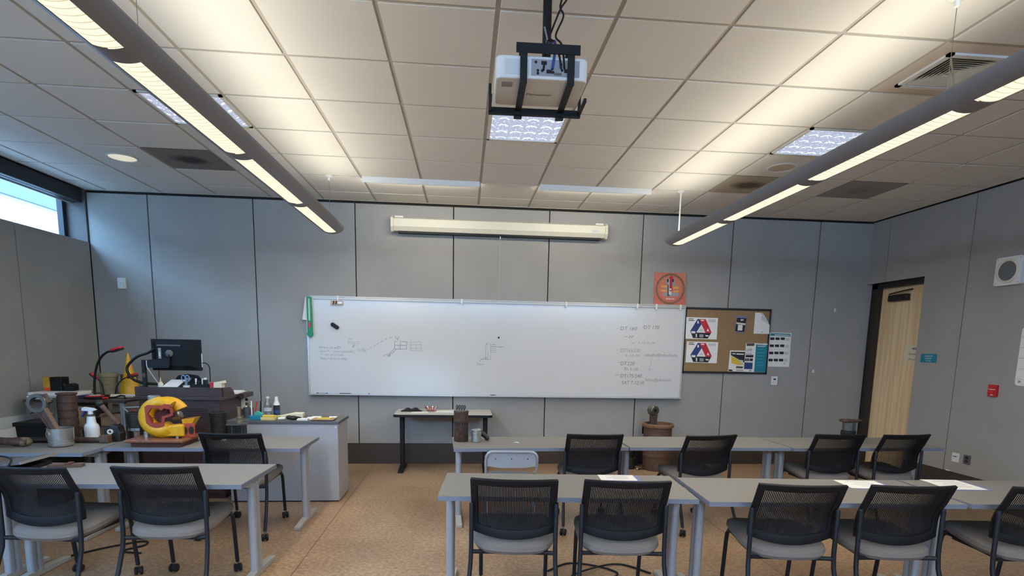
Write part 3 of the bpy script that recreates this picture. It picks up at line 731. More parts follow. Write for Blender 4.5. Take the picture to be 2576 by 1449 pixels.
TRI_A = ([(2.842, 1.93), (3.264, 1.928), (3.265, 1.653), (2.846, 1.655)], [('navy', [(2.903, 1.755), (2.992, 1.911), (3.012, 1.909), (3.047, 1.843), (2.985, 1.737), (2.914, 1.732)]), ('crimson', [(3.012, 1.909), (3.1, 1.909), (3.188, 1.746), (3.182, 1.733), (3.108, 1.736), (3.047, 1.843)]), ('print_black', [(2.914, 1.732), (2.985, 1.737), (3.108, 1.736), (3.182, 1.733), (3.144, 1.663), (2.945, 1.666)]), ('print_black', [(2.869, 1.914), (2.937, 1.913), (2.937, 1.905), (2.87, 1.906)]), ('print_black', [(2.871, 1.895), (2.947, 1.894), (2.948, 1.885), (2.871, 1.886)]), ('print_pale', [(3.131, 1.911), (3.231, 1.909), (3.231, 1.872), (3.133, 1.874)]), ('paper', [(2.991, 1.885), (3.006, 1.886), (3.012, 1.853), (2.989, 1.852)]), ('paper', [(2.978, 1.72), (2.997, 1.72), (2.997, 1.676), (2.982, 1.676)]), ('paper', [(3.122, 1.76), (3.137, 1.793), (3.156, 1.753)]), ('paper', [(3.031, 1.901), (3.078, 1.9), (3.079, 1.885), (3.04, 1.886)]), ('paper', [(2.914, 1.754), (2.972, 1.753), (2.97, 1.726), (2.924, 1.726)]), ('paper', [(3.106, 1.708), (3.153, 1.705), (3.148, 1.688), (3.114, 1.69)]), ('print_grey', [(3.028, 1.717), (3.083, 1.715), (3.084, 1.674), (3.031, 1.677)]), ('print_pale', [(3.036, 1.78), (3.066, 1.784), (3.072, 1.751), (3.022, 1.754)])])
TRI_B = ([(2.867, 1.622), (3.289, 1.619), (3.287, 1.345), (2.867, 1.351)], [('navy', [(2.925, 1.449), (3.015, 1.606), (3.034, 1.605), (3.07, 1.537), (3.007, 1.43), (2.936, 1.425)]), ('crimson', [(3.034, 1.605), (3.123, 1.604), (3.212, 1.439), (3.206, 1.426), (3.132, 1.429), (3.07, 1.537)]), ('print_black', [(2.936, 1.425), (3.007, 1.43), (3.132, 1.429), (3.206, 1.426), (3.168, 1.355), (2.968, 1.359)]), ('print_black', [(2.891, 1.61), (2.959, 1.609), (2.96, 1.601), (2.892, 1.602)]), ('print_black', [(2.893, 1.591), (2.97, 1.589), (2.97, 1.58), (2.893, 1.582)]), ('print_pale', [(3.154, 1.605), (3.255, 1.604), (3.256, 1.566), (3.157, 1.568)]), ('paper', [(3.014, 1.58), (3.029, 1.581), (3.034, 1.547), (3.011, 1.547)]), ('paper', [(3.001, 1.413), (3.02, 1.413), (3.02, 1.369), (3.004, 1.368)]), ('paper', [(3.145, 1.453), (3.161, 1.487), (3.179, 1.446)]), ('paper', [(3.054, 1.596), (3.101, 1.595), (3.102, 1.58), (3.063, 1.581)]), ('paper', [(2.937, 1.448), (2.995, 1.446), (2.993, 1.419), (2.946, 1.42)]), ('paper', [(3.13, 1.4), (3.177, 1.397), (3.171, 1.38), (3.137, 1.383)]), ('print_grey', [(3.051, 1.41), (3.106, 1.407), (3.107, 1.366), (3.054, 1.369)]), ('print_pale', [(3.059, 1.474), (3.089, 1.478), (3.096, 1.444), (3.045, 1.447)])])
CARD = ([(3.513, 1.967), (3.654, 1.952), (3.632, 1.741), (3.5, 1.757)], [('print_black', [(3.519, 1.938), (3.648, 1.933), (3.638, 1.867), (3.516, 1.879)]), ('print_pale', [(3.563, 1.92), (3.602, 1.925), (3.615, 1.907), (3.573, 1.895)]), ('paper_cream', [(3.516, 1.88), (3.638, 1.867), (3.636, 1.846), (3.515, 1.86)]), ('print_black', [(3.512, 1.855), (3.635, 1.845), (3.627, 1.756), (3.504, 1.766)]), ('paper', [(3.539, 1.85), (3.602, 1.845), (3.6, 1.774), (3.537, 1.777)])])
FOLDED = ([(3.759, 2.01), (3.86, 2.008), (3.968, 1.852), (3.971, 1.739), (3.758, 1.738)], [('print_pale', [(3.86, 2.008), (3.913, 1.939), (3.968, 1.852), (3.84, 1.923)]), ('print_black', [(3.839, 2.003), (3.859, 2.002), (3.851, 1.99)]), ('print_black', [(3.864, 1.765), (3.881, 1.765), (3.873, 1.753)])])
FLYER = ([(3.457, 1.516), (3.661, 1.518), (3.667, 1.241), (3.449, 1.244)], [('print_black', [(3.47, 1.5), (3.66, 1.499), (3.663, 1.36), (3.473, 1.455)]), ('paper', [(3.487, 1.481), (3.534, 1.48), (3.535, 1.467), (3.488, 1.469)]), ('paper', [(3.546, 1.479), (3.648, 1.477), (3.647, 1.462), (3.545, 1.464)]), ('print_yellow', [(3.474, 1.447), (3.596, 1.389), (3.659, 1.338), (3.585, 1.325), (3.489, 1.35)]), ('print_pale', [(3.599, 1.397), (3.643, 1.39), (3.651, 1.345), (3.607, 1.352)]), ('print_black', [(3.456, 1.271), (3.511, 1.264), (3.505, 1.247), (3.454, 1.25)]), ('rust', [(3.555, 1.314), (3.65, 1.308), (3.644, 1.285), (3.553, 1.287)]), ('print_grey', [(3.558, 1.268), (3.657, 1.266), (3.656, 1.253), (3.558, 1.255)])])
CODE = ([(3.664, 1.615), (3.789, 1.617), (3.793, 1.238), (3.666, 1.24)], [('rust', [(3.672, 1.612), (3.782, 1.614), (3.78, 1.58), (3.675, 1.578)]), ('print_black', [(3.672, 1.466), (3.778, 1.464), (3.777, 1.43), (3.671, 1.432)]), ('print_black', [(3.668, 1.417), (3.687, 1.417), (3.69, 1.382), (3.668, 1.382)]), ('print_black', [(3.735, 1.418), (3.774, 1.415), (3.773, 1.381), (3.73, 1.383)]), ('rust', [(3.691, 1.417), (3.723, 1.418), (3.726, 1.383), (3.694, 1.382)]), ('navy', [(3.662, 1.364), (3.775, 1.362), (3.776, 1.276), (3.663, 1.278)]), ('print_grey', [(3.735, 1.267), (3.763, 1.266), (3.761, 1.247), (3.735, 1.249)])])
TEALP = ([(3.788, 1.619), (3.96, 1.613), (3.954, 1.239), (3.79, 1.238)], [('teal', [(3.801, 1.603), (3.961, 1.602), (3.956, 1.241), (3.802, 1.24)]), ('paper', [(3.813, 1.607), (3.943, 1.602), (3.942, 1.592), (3.812, 1.596)]), ('paper', [(3.823, 1.581), (3.933, 1.581), (3.932, 1.572), (3.822, 1.572)]), ('teal_light', [(3.834, 1.54), (3.937, 1.539), (3.937, 1.532), (3.835, 1.532)]), ('teal_light', [(3.831, 1.498), (3.934, 1.497), (3.935, 1.49), (3.832, 1.49)]), ('teal_light', [(3.828, 1.456), (3.931, 1.455), (3.932, 1.448), (3.829, 1.448)]), ('teal_light', [(3.826, 1.414), (3.928, 1.413), (3.929, 1.406), (3.826, 1.406)]), ('teal_light', [(3.823, 1.371), (3.926, 1.371), (3.926, 1.363), (3.823, 1.364)]), ('teal_light', [(3.82, 1.329), (3.923, 1.329), (3.924, 1.321), (3.821, 1.322)])])
SIDEP = ([(3.989, 1.759), (4.288, 1.758), (4.296, 1.312), (3.999, 1.313)], [('teal', [(4.002, 1.75), (4.277, 1.747), (4.278, 1.711), (4.003, 1.717)]), ('paper', [(4.06, 1.735), (4.267, 1.732), (4.267, 1.723), (4.06, 1.724)]), ('print_black', [(4.002, 1.696), (4.06, 1.696), (4.061, 1.662), (4.003, 1.663)]), ('print_black', [(4.002, 1.604), (4.06, 1.603), (4.061, 1.569), (4.003, 1.571)]), ('print_black', [(4.002, 1.51), (4.06, 1.51), (4.062, 1.475), (4.004, 1.477)]), ('print_black', [(4.002, 1.417), (4.06, 1.417), (4.062, 1.382), (4.004, 1.384)]), ('print_black', [(4.073, 1.698), (4.131, 1.697), (4.132, 1.663), (4.074, 1.665)]), ('print_black', [(4.073, 1.605), (4.131, 1.605), (4.133, 1.57), (4.075, 1.572)]), ('print_black', [(4.074, 1.512), (4.132, 1.511), (4.133, 1.477), (4.075, 1.479)]), ('print_black', [(4.074, 1.418), (4.132, 1.418), (4.133, 1.383), (4.075, 1.385)]), ('print_black', [(4.144, 1.699), (4.202, 1.699), (4.204, 1.664), (4.146, 1.666)]), ('print_black', [(4.145, 1.606), (4.203, 1.606), (4.204, 1.571), (4.146, 1.573)]), ('print_black', [(4.145, 1.513), (4.203, 1.513), (4.205, 1.478), (4.146, 1.48)]), ('print_black', [(4.145, 1.419), (4.204, 1.419), (4.205, 1.384), (4.147, 1.386)]), ('print_pale', [(4.215, 1.693), (4.27, 1.692), (4.271, 1.653), (4.216, 1.654)]), ('print_pale', [(4.213, 1.603), (4.269, 1.602), (4.269, 1.563), (4.214, 1.564)]), ('print_pale', [(4.212, 1.513), (4.268, 1.511), (4.268, 1.472), (4.213, 1.474)]), ('print_pale', [(4.21, 1.422), (4.266, 1.421), (4.267, 1.381), (4.212, 1.383)]), ('print_grey', [(4.216, 1.365), (4.232, 1.365), (4.233, 1.35), (4.217, 1.351)])])
TORQUE = ([(2.394, 2.478), (2.803, 2.484), (2.818, 2.058), (2.408, 2.057)], [('print_grey', [(2.547, 2.406), (2.659, 2.407), (2.663, 2.327), (2.552, 2.326)]), ('print_black', [(2.559, 2.402), (2.647, 2.403), (2.648, 2.363), (2.561, 2.362)]), ('print_grey', [(2.522, 2.291), (2.573, 2.292), (2.574, 2.275), (2.523, 2.274)]), ('print_grey', [(2.632, 2.329), (2.703, 2.328), (2.704, 2.311), (2.633, 2.312)]), ('print_grey', [(2.514, 2.231), (2.718, 2.232), (2.718, 2.188), (2.515, 2.186)]), ('print_black', [(2.571, 2.329), (2.593, 2.329), (2.601, 2.19), (2.575, 2.19)]), ('print_orange', [(2.485, 2.322), (2.568, 2.321), (2.569, 2.294), (2.487, 2.296)]), ('print_orange', [(2.489, 2.267), (2.573, 2.267), (2.573, 2.24), (2.49, 2.241)]), ('print_orange', [(2.642, 2.31), (2.716, 2.309), (2.717, 2.283), (2.643, 2.283)]), ('print_orange', [(2.644, 2.261), (2.718, 2.261), (2.719, 2.236), (2.646, 2.237)]), ('print_pale', [(2.58, 2.403), (2.619, 2.403), (2.628, 2.205), (2.589, 2.206)]), ('red_sign', [(2.59, 2.415), (2.627, 2.416), (2.634, 2.251), (2.597, 2.252)]), ('red_sign', [(2.611, 2.449), (2.645, 2.408), (2.582, 2.41)]), ('paper', [(2.6, 2.284), (2.622, 2.284), (2.623, 2.264), (2.601, 2.264)])])
TQ_C = [(2.608, 2.277), (2.415, 2.271), (2.441, 2.272), (2.556, 2.149), (2.666, 2.151)]

# ---------------------------------------------------------------- things on the back wall
def MW(m, t):
    b = MB(m); b.M = Matrix.Translation(-Vector(t.location)); return b
def wallM(t, y): return Matrix.Translation(-Vector(t.location)) @ Matrix.Translation((0, y, 0)) @ Matrix.Rotation(PI/2, 4, 'X')
def tfit(b, st, x, z, w, h, thin=0.0, shear=0.0):
    """lettering stretched to a given width"""
    k = len(b.v); M0 = b.M.copy(); b.M = Matrix.Identity(4); b.text(st, h, thin=thin, shear=shear); b.M = M0
    xs = [p[0] for p in b.v[k:]]
    if not xs: return
    x0, x1 = min(xs), max(xs); f = w/max(1e-6, x1-x0)
    for i in range(k, len(b.v)):
        p = b.v[i]; b.v[i] = tuple(M0 @ Vector((x+(p[0]-x0)*f, z+p[1], p[2])))
X0, X1, Z0, Z1 = -1.912, 2.822, .877, 2.062; yw = 7.09
t = thing('whiteboard', 'wide wall-mounted whiteboard with faint marker writing and sketches', 'whiteboard', (.455, YB, Z0))
MW('board_white', t).box(X0+.015, X1-.015, yw, YB, Z0+.015, Z1-.01).build('writing_surface', t)
b = MW('board_frame', t)
b.box(X0, X0+.02, yw-.008, YB, Z0, Z1).box(X1-.02, X1, yw-.008, YB, Z0, Z1).box(X0, X1, yw-.008, YB, Z0, Z0+.02).box(X0, X1, yw-.008, YB, Z1-.015, Z1)
b.build('frame', t)
b = MW('board_rail', t)
b.box(X0+.05, X1, yw-.018, YB, Z1-.022, Z1-.006).box(X0+.05, X1, yw-.018, YB, Z1+.004, Z1+.016).box(X0+.05, X1, yw-.01, YB, Z1-.006, Z1+.004); b.build('map_rail', t)
MW('board_frame', t).box(X0+.01, X1-.01, yw-.05, yw-.008, Z0+.002, Z0+.01).box(X0+.01, X1-.01, yw-.054, yw-.05, Z0+.002, Z0+.02).build('marker_tray', t)
for x in (-1.529,-.036,1.267,2.182,2.431,2.745):
    MW('white_plastic', t).box(x-.011, x+.011, yw-.03, yw-.014, Z1-.045, Z1+.02).cyl((x,yw-.026,Z1-.05),(x,yw-.026,Z1-.03),.009,n=10).build('rail_clip', t)
b = MB('ink_mid'); b.M = wallM(t, yw-.001)
for s in STROKE_DARK: b.stroke(s, .0042)
for s, x, z, w, h, m in BOARD_TEXT:
    if m != 'ink_faint': b.use(m); tfit(b, s, x, z, w, h, -.0006, .12)
b.build('marker_lettering', t)
b = MB('ink_faint'); b.M = wallM(t, yw-.001)
for s in STROKE_FAINT: b.stroke(s, .003)
for s, x, z, w, h, m in BOARD_TEXT:
    if m == 'ink_faint': b.use(m); tfit(b, s, x, z, w, h, -.0006, .12)
b.build('faded_lettering', t)
# hung on the board
t = thing('eraser', 'small black magnetic eraser tilted on the whiteboard', 'eraser', (-1.577, yw, 1.722))
b = MB('black_plastic'); b.M = Matrix.Rotation(R_(34), 4, 'Y'); b.prism(rrect(.105,.046,.02), -.03, -.001, 'xz'); b.build('eraser_body', t, bevel=.006)
t = thing('green_level', 'green plastic clip-on holder with a red slider at the whiteboard corner', 'holder', (-1.868, yw-.02, 1.62))
b = MB('green_plastic'); b.prism([(-.03,.02),(-.03,.44),(.03,.44),(.032,.02)], -.024, -.004, 'xz'); b.lathe([(.036,-.012),(.036,.012)], 24) if False else None
b.at((0,-.012,.0), rx=PI/2).lathe([(.036,-.011),(.036,.011)], 26); b.build('holder_body', t, bevel=.004)
MB('green_pale').box(-.009,.009,-.028,-.02,.16,.42).build('pale_slot', t)
MB('red_plastic').box(-.012,.012,-.034,-.02,.075,.135).build('slider', t)
t = thing('paper_sheet', 'white paper hanging behind the green holder at the whiteboard corner', 'paper', (-1.94, YB, 1.79))
MB('paper').prism([(-.02,0),(.06,-.01),(.12,.26),(.02,.27)], -.045, -.042, 'xz').build('sheet', t)
t = thing('tan_pendant', 'tan strip with dark shapes hanging from a whiteboard clip', 'tag', (-1.545, yw-.03, 2.0))
MB('skin_tan').prism(rrect(.145,.05,.012), -.008, 0, 'xz').build('strip', t)
for x in (-.035, -.005): MB('print_black').prism([(x-.012,-.02),(x+.006,-.02),(x+.012,.02),(x-.004,.02)], -.011, -.008, 'xz').build('dark_shape', t)
MB('board_frame').prism(rrect(.05,.026,.01,4,.04,0), -.012, -.008, 'xz').build('oval_plate', t)
for x, w, m, lab in ((-1.80,.03,'print_black','short dark marker at the left end of the whiteboard tray'),(-1.73,.07,'print_grey','pale grey marker at the left end of the whiteboard tray'),(-1.47,.13,'print_black','long dark marker on the whiteboard tray'),(-1.25,.13,'print_pale','white marker on the whiteboard tray'),(.36,.06,'print_black','dark marker at the middle of the whiteboard tray')):
    q = thing('marker', lab, 'marker', (x, yw-.03, Z0+.0185), 0, 'markers on the tray')
    MB(m).cyl((-w/2,0,0),(w/2,0,0),.0085,n=10).build('barrel', q)
    MB('black_plastic' if m != 'print_black' else 'print_grey').cyl((w/2,0,0),(w/2+.014,0,0),.0088,n=10).build('cap', q)

# projection screen
t = thing('projection_screen', 'long white rolled-up projection screen case above the whiteboard', 'projection screen', (.43, YB-.004, 2.85))
L = 1.285
MB('cream_plastic').prism([(0,.01),(0,.17),(-.06,.17),(-.105,.15),(-.11,.06),(-.085,.01)], -L, L, 'yz').build('case', t, bevel=.004)
MB('black_plastic').box(-L+.05, L-.05, -.078, -.008, -.012, .012).build('screen_slot', t)
for s in (-1, 1):
    MB('cream_plastic').prism([(0,.0),(0,.19),(-.07,.185),(-.114,.155),(-.118,.05),(-.09,.0)], s*L-(.03 if s < 0 else 0), s*L+(.03 if s > 0 else 0), 'yz').build('end_cap', t)
    MB('white_metal').box(s*(L-.06)-.05, s*(L-.06)+.05, -.05, 0, .17, .19).build('bracket', t)
MB('print_pale').box(L-.16, L-.08, -.112, -.1075, .075, .095).build('badge', t)
t = thing('pull_cord', 'thin screen pull cord ending in a dark ball over the whiteboard', 'cord', (.425, 7.05, 1.62))
MB('print_pale').cyl((0,0,0),(0,0,1.21),.0011,n=6).build('string', t)
MB('white_plastic').cyl((0,0,1.19),(0,0,1.235),.006,n=8).build('toggle', t)
MB('print_black').sphere((0,0,0),.012).build('ball', t)

def flat(name, lab, cat, data, y, m='paper', group=None, th=.002, extra=None):
    base, polys = data
    cx = sum(p[0] for p in base)/len(base); cz = min(p[1] for p in base)
    o = MB(m).prism([(x-cx, z-cz) for x, z in base], 0, th, 'xz').build(name); o.location = (cx, y, cz); tag(o, lab, cat, group)
    if polys or extra:
        b = MB('paper')
        for k, (pm, pp) in enumerate(polys): b.use(pm).poly([(x-cx, -.0006-.00008*k, z-cz) for x, z in pp])
        if extra: b.M = Matrix.Translation((-cx, -.0035, -cz)) @ Matrix.Rotation(PI/2, 4, 'X'); extra(b)
        b.build('printed_pattern', o)
    return o
# red dial poster standing on the board rail
def torque(b):
    C, a, c, t0, t1 = TQ_C
    r = C[0]-a[0]; r2 = C[0]-c[0]; n = 48
    b.use('rust_light')
    vs = []
    for k in range(n): vs += [(C[0]+q*math.cos(2*PI*k/n), C[1]+q*math.sin(2*PI*k/n), -.0028) for q in (r2, r)]
    b.add(vs, [(2*k, 2*k+1, (2*k+3) % (2*n), (2*k+2) % (2*n)) for k in range(n)])
    b.use('red_cut')
    for k in range(44):
        q = 2*PI*k/44; d = (math.cos(q), math.sin(q)); e = (-d[1]*.0042, d[0]*.0042); u, v = r2*.93, r2*.965
        b.poly([(C[0]+d[0]*u-e[0], C[1]+d[1]*u-e[1], -.0027), (C[0]+d[0]*v-e[0], C[1]+d[1]*v-e[1], -.0027), (C[0]+d[0]*v+e[0], C[1]+d[1]*v+e[1], -.0027), (C[0]+d[0]*u+e[0], C[1]+d[1]*u+e[1], -.0027)])
    b.use('paper'); tfit(b, 'Snap-on', t0[0], t0[1], t1[0]-t0[0], .026, .0006, .25)
mat('poster_red', (204,92,76), .35, scale=1.6, c2=(206,140,108))
flat('dial_poster', 'red poster with a dial ring and upright arrow above the whiteboard corner', 'poster', TORQUE, 7.098, 'poster_red', th=.004, extra=torque)
# cork board
t = thing('corkboard', 'brown cork noticeboard in a black frame right of the whiteboard', 'noticeboard', (3.41, YB, 1.213))
MW('cork', t).box(2.85, 3.965, 7.104, YB, 1.228, 2.045).build('cork_panel', t)
b = MW('frame_black', t)
b.box(2.832,2.85,7.0985,YB,1.213,2.058).box(3.958,3.982,7.0985,YB,1.213,2.058).box(2.832,3.982,7.0985,YB,1.213,1.24).box(2.832,3.982,7.0985,YB,2.03,2.058)
b.build('frame', t, bevel=.003)
flat('triangle_chart', 'landscape sheet with a blue, red and black triangle, upper of two on the corkboard', 'notice', TRI_A, 7.096, group='triangle charts')
flat('triangle_chart', 'landscape sheet with a blue, red and black triangle, lower of two on the corkboard', 'notice', TRI_B, 7.096, group='triangle charts')
flat('pinned_card', 'small dark leaflet with a white label pinned to the corkboard', 'leaflet', CARD, 7.096, 'paper_blue')
flat('curled_paper', 'white sheet with its corner folded over, top right of the corkboard', 'paper', FOLDED, 7.096)
flat('safety_flyer', 'black and yellow flyer at the bottom of the corkboard', 'flyer', FLYER, 7.096)
def live(b):
    b.use('print_grey'); (x0, z1), (x1, _), _, _ = CODE[0]
    tfit(b, 'LIVE', x0+.012, z1-.105, .075, .05, .001); tfit(b, 'CODE', x0+.004, z1-.16, .08, .05, .001)
flat('code_flyer', 'tall white flyer reading LIVE CODE beside the turquoise sheet', 'flyer', CODE, 7.0935, extra=live)
def conduct(b):
    b.use('teal'); (x0, z1), (x1, _), _, _ = TEALP[0]
    tfit(b, 'STUDENT CODE', x0+.02, z1-.016, .085, .014); tfit(b, 'OF CONDUCT', x0+.025, z1-.03, .07, .013)
flat('turquoise_flyer', 'turquoise sheet at the lower right corner of the corkboard', 'flyer', TEALP, 7.091, extra=conduct)
flat('photo_notice', 'white notice with a teal header and rows of small photos right of the corkboard', 'notice', SIDEP, 7.1175)
def plate(name, lab, cat, x0, x1, z0, z1, th, m, parts=()):
    t = thing(name, lab, cat, ((x0+x1)/2, YB, z0)); w, h = (x1-x0)/2, z1-z0
    MB(m).prism(rrect(2*w, h, min(w,h)*.12, 3, 0, h/2), -th, 0, 'xz').build('body', t, bevel=.003)
    for pn, pm, a, c, e, f, g in parts: MB(pm).box(a, c, -th-g, -th+.001, e, f).build(pn, t)
    return t
plate('wall_sensor', 'white square occupancy sensor on the back wall near the left corner', 'sensor', -4.061,-3.973,2.1,2.225,.03,'white_plastic',(('lens','print_pale',-.014,.0,.06,.07,.006),('lens','print_pale',.008,.02,.055,.065,.006),('ridge','cream_plastic',.022,.034,.01,.115,.006)))
plate('thermostat', 'white thermostat with a small dark display below the photo notice', 'thermostat', 4.062,4.142,1.07,1.187,.02,'white_plastic',(('display','print_black',-.018,.014,.068,.088,.001),('button','print_pale',.008,.022,.03,.05,.003),('button','print_pale',-.022,-.008,.03,.05,.003)))
t = plate('wall_outlet', 'black wall outlet beside the clay-coloured drum', 'outlet', 2.34,2.405,.405,.52,.008,'black_plastic',(('socket','reveal',-.016,.016,.07,.095,.002),('socket','reveal',-.016,.016,.02,.045,.002)))
for x, z, lab in ((4.638,1.262,'tiny white hook low on the back wall near the door'),(4.862,2.07,'tiny white hook high on the back wall near the door')):
    t = thing('wall_hook', lab, 'hook', (x, YB, z), 0, 'white wall hooks')
    MB('white_plastic').box(-.012,.012,-.006,0,-.02,.02).build('hook_plate', t); MB('white_plastic').tube([(0,-.006,.0),(0,-.02,-.01),(0,-.024,.004)],.004,8).build('hook_tip', t)

# ---------------------------------------------------------------- things on the right wall and door
def rwall(name, lab, cat, y0, y1, z0, z1, th, m, x=XR):
    t = thing(name, lab, cat, (x, (y0+y1)/2, z0)); h = z1-z0
    MB(m).prism(rrect(abs(y1-y0), h, min(abs(y1-y0),h)*.08, 3, 0, h/2), -th, 0, 'yz').build('body', t, bevel=.002)
    return t
def rM(x): return Matrix.Translation((x,0,0)) @ Matrix(((0,0,-1,0),(-1,0,0,0),(0,1,0,0),(0,0,0,1)))
t = rwall('room_sign', 'small teal room sign with white lettering beside the door', 'sign', 5.885, 6.105, 1.425, 1.523, .006, 'teal')
b = MB('paper'); b.M = rM(-.007)
tfit(b,'CLASSROOM',-.055,.066,.11,.02); tfit(b,'STORAGE',-.042,.04,.084,.02); tfit(b,'CC-146',-.034,.014,.068,.02); b.build('lettering', t)
t = rwall('fire_pull', 'red fire alarm pull station low on the right wall', 'fire alarm', 5.105, 5.195, 1.115, 1.232, .03, 'red_sign')
MB('paper').box(-.031,-.029,-.035,.035,.068,.074).build('white_bar', t); MB('red_plastic').box(-.042,-.03,-.03,.03,.03,.05).build('pull_handle', t); MB('paper').box(-.031,-.029,-.02,.01,.012,.02).build('white_mark', t)
t = rwall('wall_speaker', 'square white wall speaker with a round grey grille near the door', 'speaker', 5.0, 5.268, 2.2, 2.47, .05, 'white_plastic')
b = MB('cream_plastic'); b.M = Matrix.Translation((-.05,.0,.135)) @ Matrix.Rotation(-PI/2,4,'Y'); b.lathe([(.118,0),(.115,.01),(.098,.014),(.092,.006)], 40); b.build('ring', t)
b = MB('speaker_grey'); b.M = Matrix.Translation((-.05,.0,.135)) @ Matrix.Rotation(-PI/2,4,'Y'); b.lathe([(.093,.002),(.093,.006),(.05,.01)], 40); b.build('grille', t)
for y in (-.115,.115):
    for z in (.02,.25): MB('print_grey').cyl((-.049,y,z),(-.052,y,z),.005,n=8).build('screw', t)
t = rwall('evacuation_plan', 'white printed plan sheet on the right wall at the photo edge', 'notice', 4.55, 4.953, 1.24, 1.795, .004, 'paper')
for k in range(5): MB('print_grey').box(-.0047,-.0035,.19-.06-.02*(k%2),.19,.06+k*.1,.063+k*.1).build('print_line', t)
MB('print_grey').box(-.0047,-.0035,.145,.17,.03,.05).build('emblem', t)
t = rwall('data_outlet', 'white data outlet low on the right wall', 'outlet', 5.44, 5.527, .375, .475, .008, 'white_plastic')
for y in (-.014,.01): MB('print_black').box(-.0095,-.0075,y,y+.014,.055,.067).build('port', t)
t = rwall('power_outlet', 'dark power outlet beside the white data outlet', 'outlet', 5.305, 5.388, .38, .477, .008, 'dark_lam')
for z in (.018,.055): MB('reveal').box(-.0098,-.0075,-.018,.018,z,z+.027).build('socket', t)
o = MB('paper').prism(rrect(.05,.012,.005), -.003, 0, 'yz').build('wall_sticker'); o.location = (XR, 5.565, .268); tag(o, 'tiny white sticker just above the right baseboard', 'sticker')
t = thing('door_notice', 'cream paper notice taped to the maple door', 'notice', (XR+.1585, 6.402, 1.414))
MB('paper_cream').box(-.002,0,-.15,.15,0,.206).build('sheet', t)
b = MB('print_black'); b.M = rM(-.0028)
tfit(b,'NO',-.03,.155,.06,.036,.0015); tfit(b,'Student',-.08,.09,.17,.036); tfit(b,'Access',-.08,.028,.15,.036); b.build('lettering', t)

# ================================================================ things on the tables
ZT = .6842
def bolt(b, p, r, h): b.lathe([(r,0),(r,h)], 6, p)
# ---- yellow turbocharger cutaway on its wooden base
t = thing('engine_cutaway', 'yellow and red cutaway turbocharger casting mounted on a wooden display base', 'engine display', (-2.42, 4.70, ZT), .0)
b = MB('wood_base_dark').box(-.19,.185,-.13,.17,0,.036); wb = b.build('display_base', t, bevel=.004)
MB('wood_base').prism(rrect(.44,.37,.01,2,-.005,.02), .036, .058).build('base_board', wb, bevel=.006)
cxz = (-.005, .225)
# volute: a fat C-shaped snail, opening to the right
def volute(name, y0, rbase, grow, a0, a1, R0, m, sq=1.0):
    vs = []; fs = []; n = 26; k = 18
    for i in range(n+1):
        f = i/n; a = R_(a0+(a1-a0)*f); rr = rbase+grow*f
        for j in range(k):
            q = 2*PI*j/k; rad = R0+rr*math.cos(q); vs.append((cxz[0]+rad*math.cos(a)*1.05, y0+rr*1.1*math.sin(q), cxz[1]+rad*math.sin(a)*.98))
    for i in range(n):
        for j in range(k): fs.append((i*k+j, i*k+(j+1)%k, (i+1)*k+(j+1)%k, (i+1)*k+j))
    fs.append(tuple(range(k))); fs.append(tuple(n*k+j for j in reversed(range(k))))
    return MB(m).add(vs, fs, True).build(name, t)
hv = volute('volute_housing', .0, .045, .022, 52, 305, .115, 'yellow_paint')
volute('rear_volute', .10, .05, .004, 28, 150, .105, 'yellow_paint')
# red machined section face with its hollow, inside the C
b = MB('red_cut')
outer = [(-.105,.09),(-.08,.105),(.03,.1),(.05,.115),(.115,.11),(.12,.02),(.05,-.005),(.045,-.09),(-.06,-.1),(-.1,-.06)]
inner = [(-.085,.03),(-.055,.078),(-.005,.082),(.025,.06),(.05,.078),(.095,.07),(.1,.035),(.03,.01),(.02,-.045),(-.055,-.05)]
vs = [(cxz[0]+x*.95, -.062, cxz[1]+z*.95) for x, z in outer]+[(cxz[0]+x*.95, -.062, cxz[1]+z*.95) for x, z in inner]+[(cxz[0]+x*.9, .0, cxz[1]+z*.9) for x, z in inner]
n = len(outer); fs = [(i,(i+1)%n,(i+1)%n+n,i+n) for i in range(n)]+[(i+n,(i+1)%n+n,(i+1)%n+2*n,i+2*n) for i in range(n)]
b.add(vs, fs); b.use('dark_red').add(vs[2*n:], [tuple(range(n))]); b.build('section_face', t)
b = MB('dark_red')
for k in range(10):
    a = R_(-150+k*26); b.add([(cxz[0]+.0,-.01,cxz[1]+.02),(cxz[0]+.065*math.cos(a),-.035,cxz[1]+.02+.05*math.sin(a)),(cxz[0]+.065*math.cos(a+.16),-.03,cxz[1]+.02+.05*math.sin(a+.16))], [(0,1,2)])
b.build('impeller_blades', t)
for x, z in ((-.07,-.075),(.03,-.08),(.1,.085)): MB('print_black').cyl((cxz[0]+x,-.061,cxz[1]+z),(cxz[0]+x,-.0635,cxz[1]+z),.005,n=8).build('bolt_hole', t)
# lower duct running to the red twin-port flange
b = MB('yellow_paint').prism([(.0,.075),(.03,.12),(.06,.16),(.12,.165),(.175,.17),(.175,.07),(.06,.072)], -.06, .05, 'xz'); b.build('outlet_duct', t, bevel=.012, segs=3)
b = MB('red_cut'); b.at((.185,.0,.115), rz=.5).box(-.05,.05,-.022,.022,-.06,.055); fl_ = b.build('port_flange', t, bevel=.004)
for s in (-1, 1): MB('reveal').at((.185,.0,.115), rz=.5).add([], []).lathe([(.0,0)],3) if False else None
for s in (-.023, .023):
    pb_ = MB('dark_red'); pb_.M = Matrix.Translation((.185,0,.115)) @ Matrix.Rotation(.5,4,'Z') @ Matrix.Rotation(PI/2,4,'X'); pb_.lathe([(.02,.0222),(.02,.0235)], 20, (s,.0,0), 1, 1.7); pb_.use('reveal').lathe([(.016,.0236),(.016,.024)], 20, (s,.0,0), 1, 1.7); pb_.build('port', fl_)
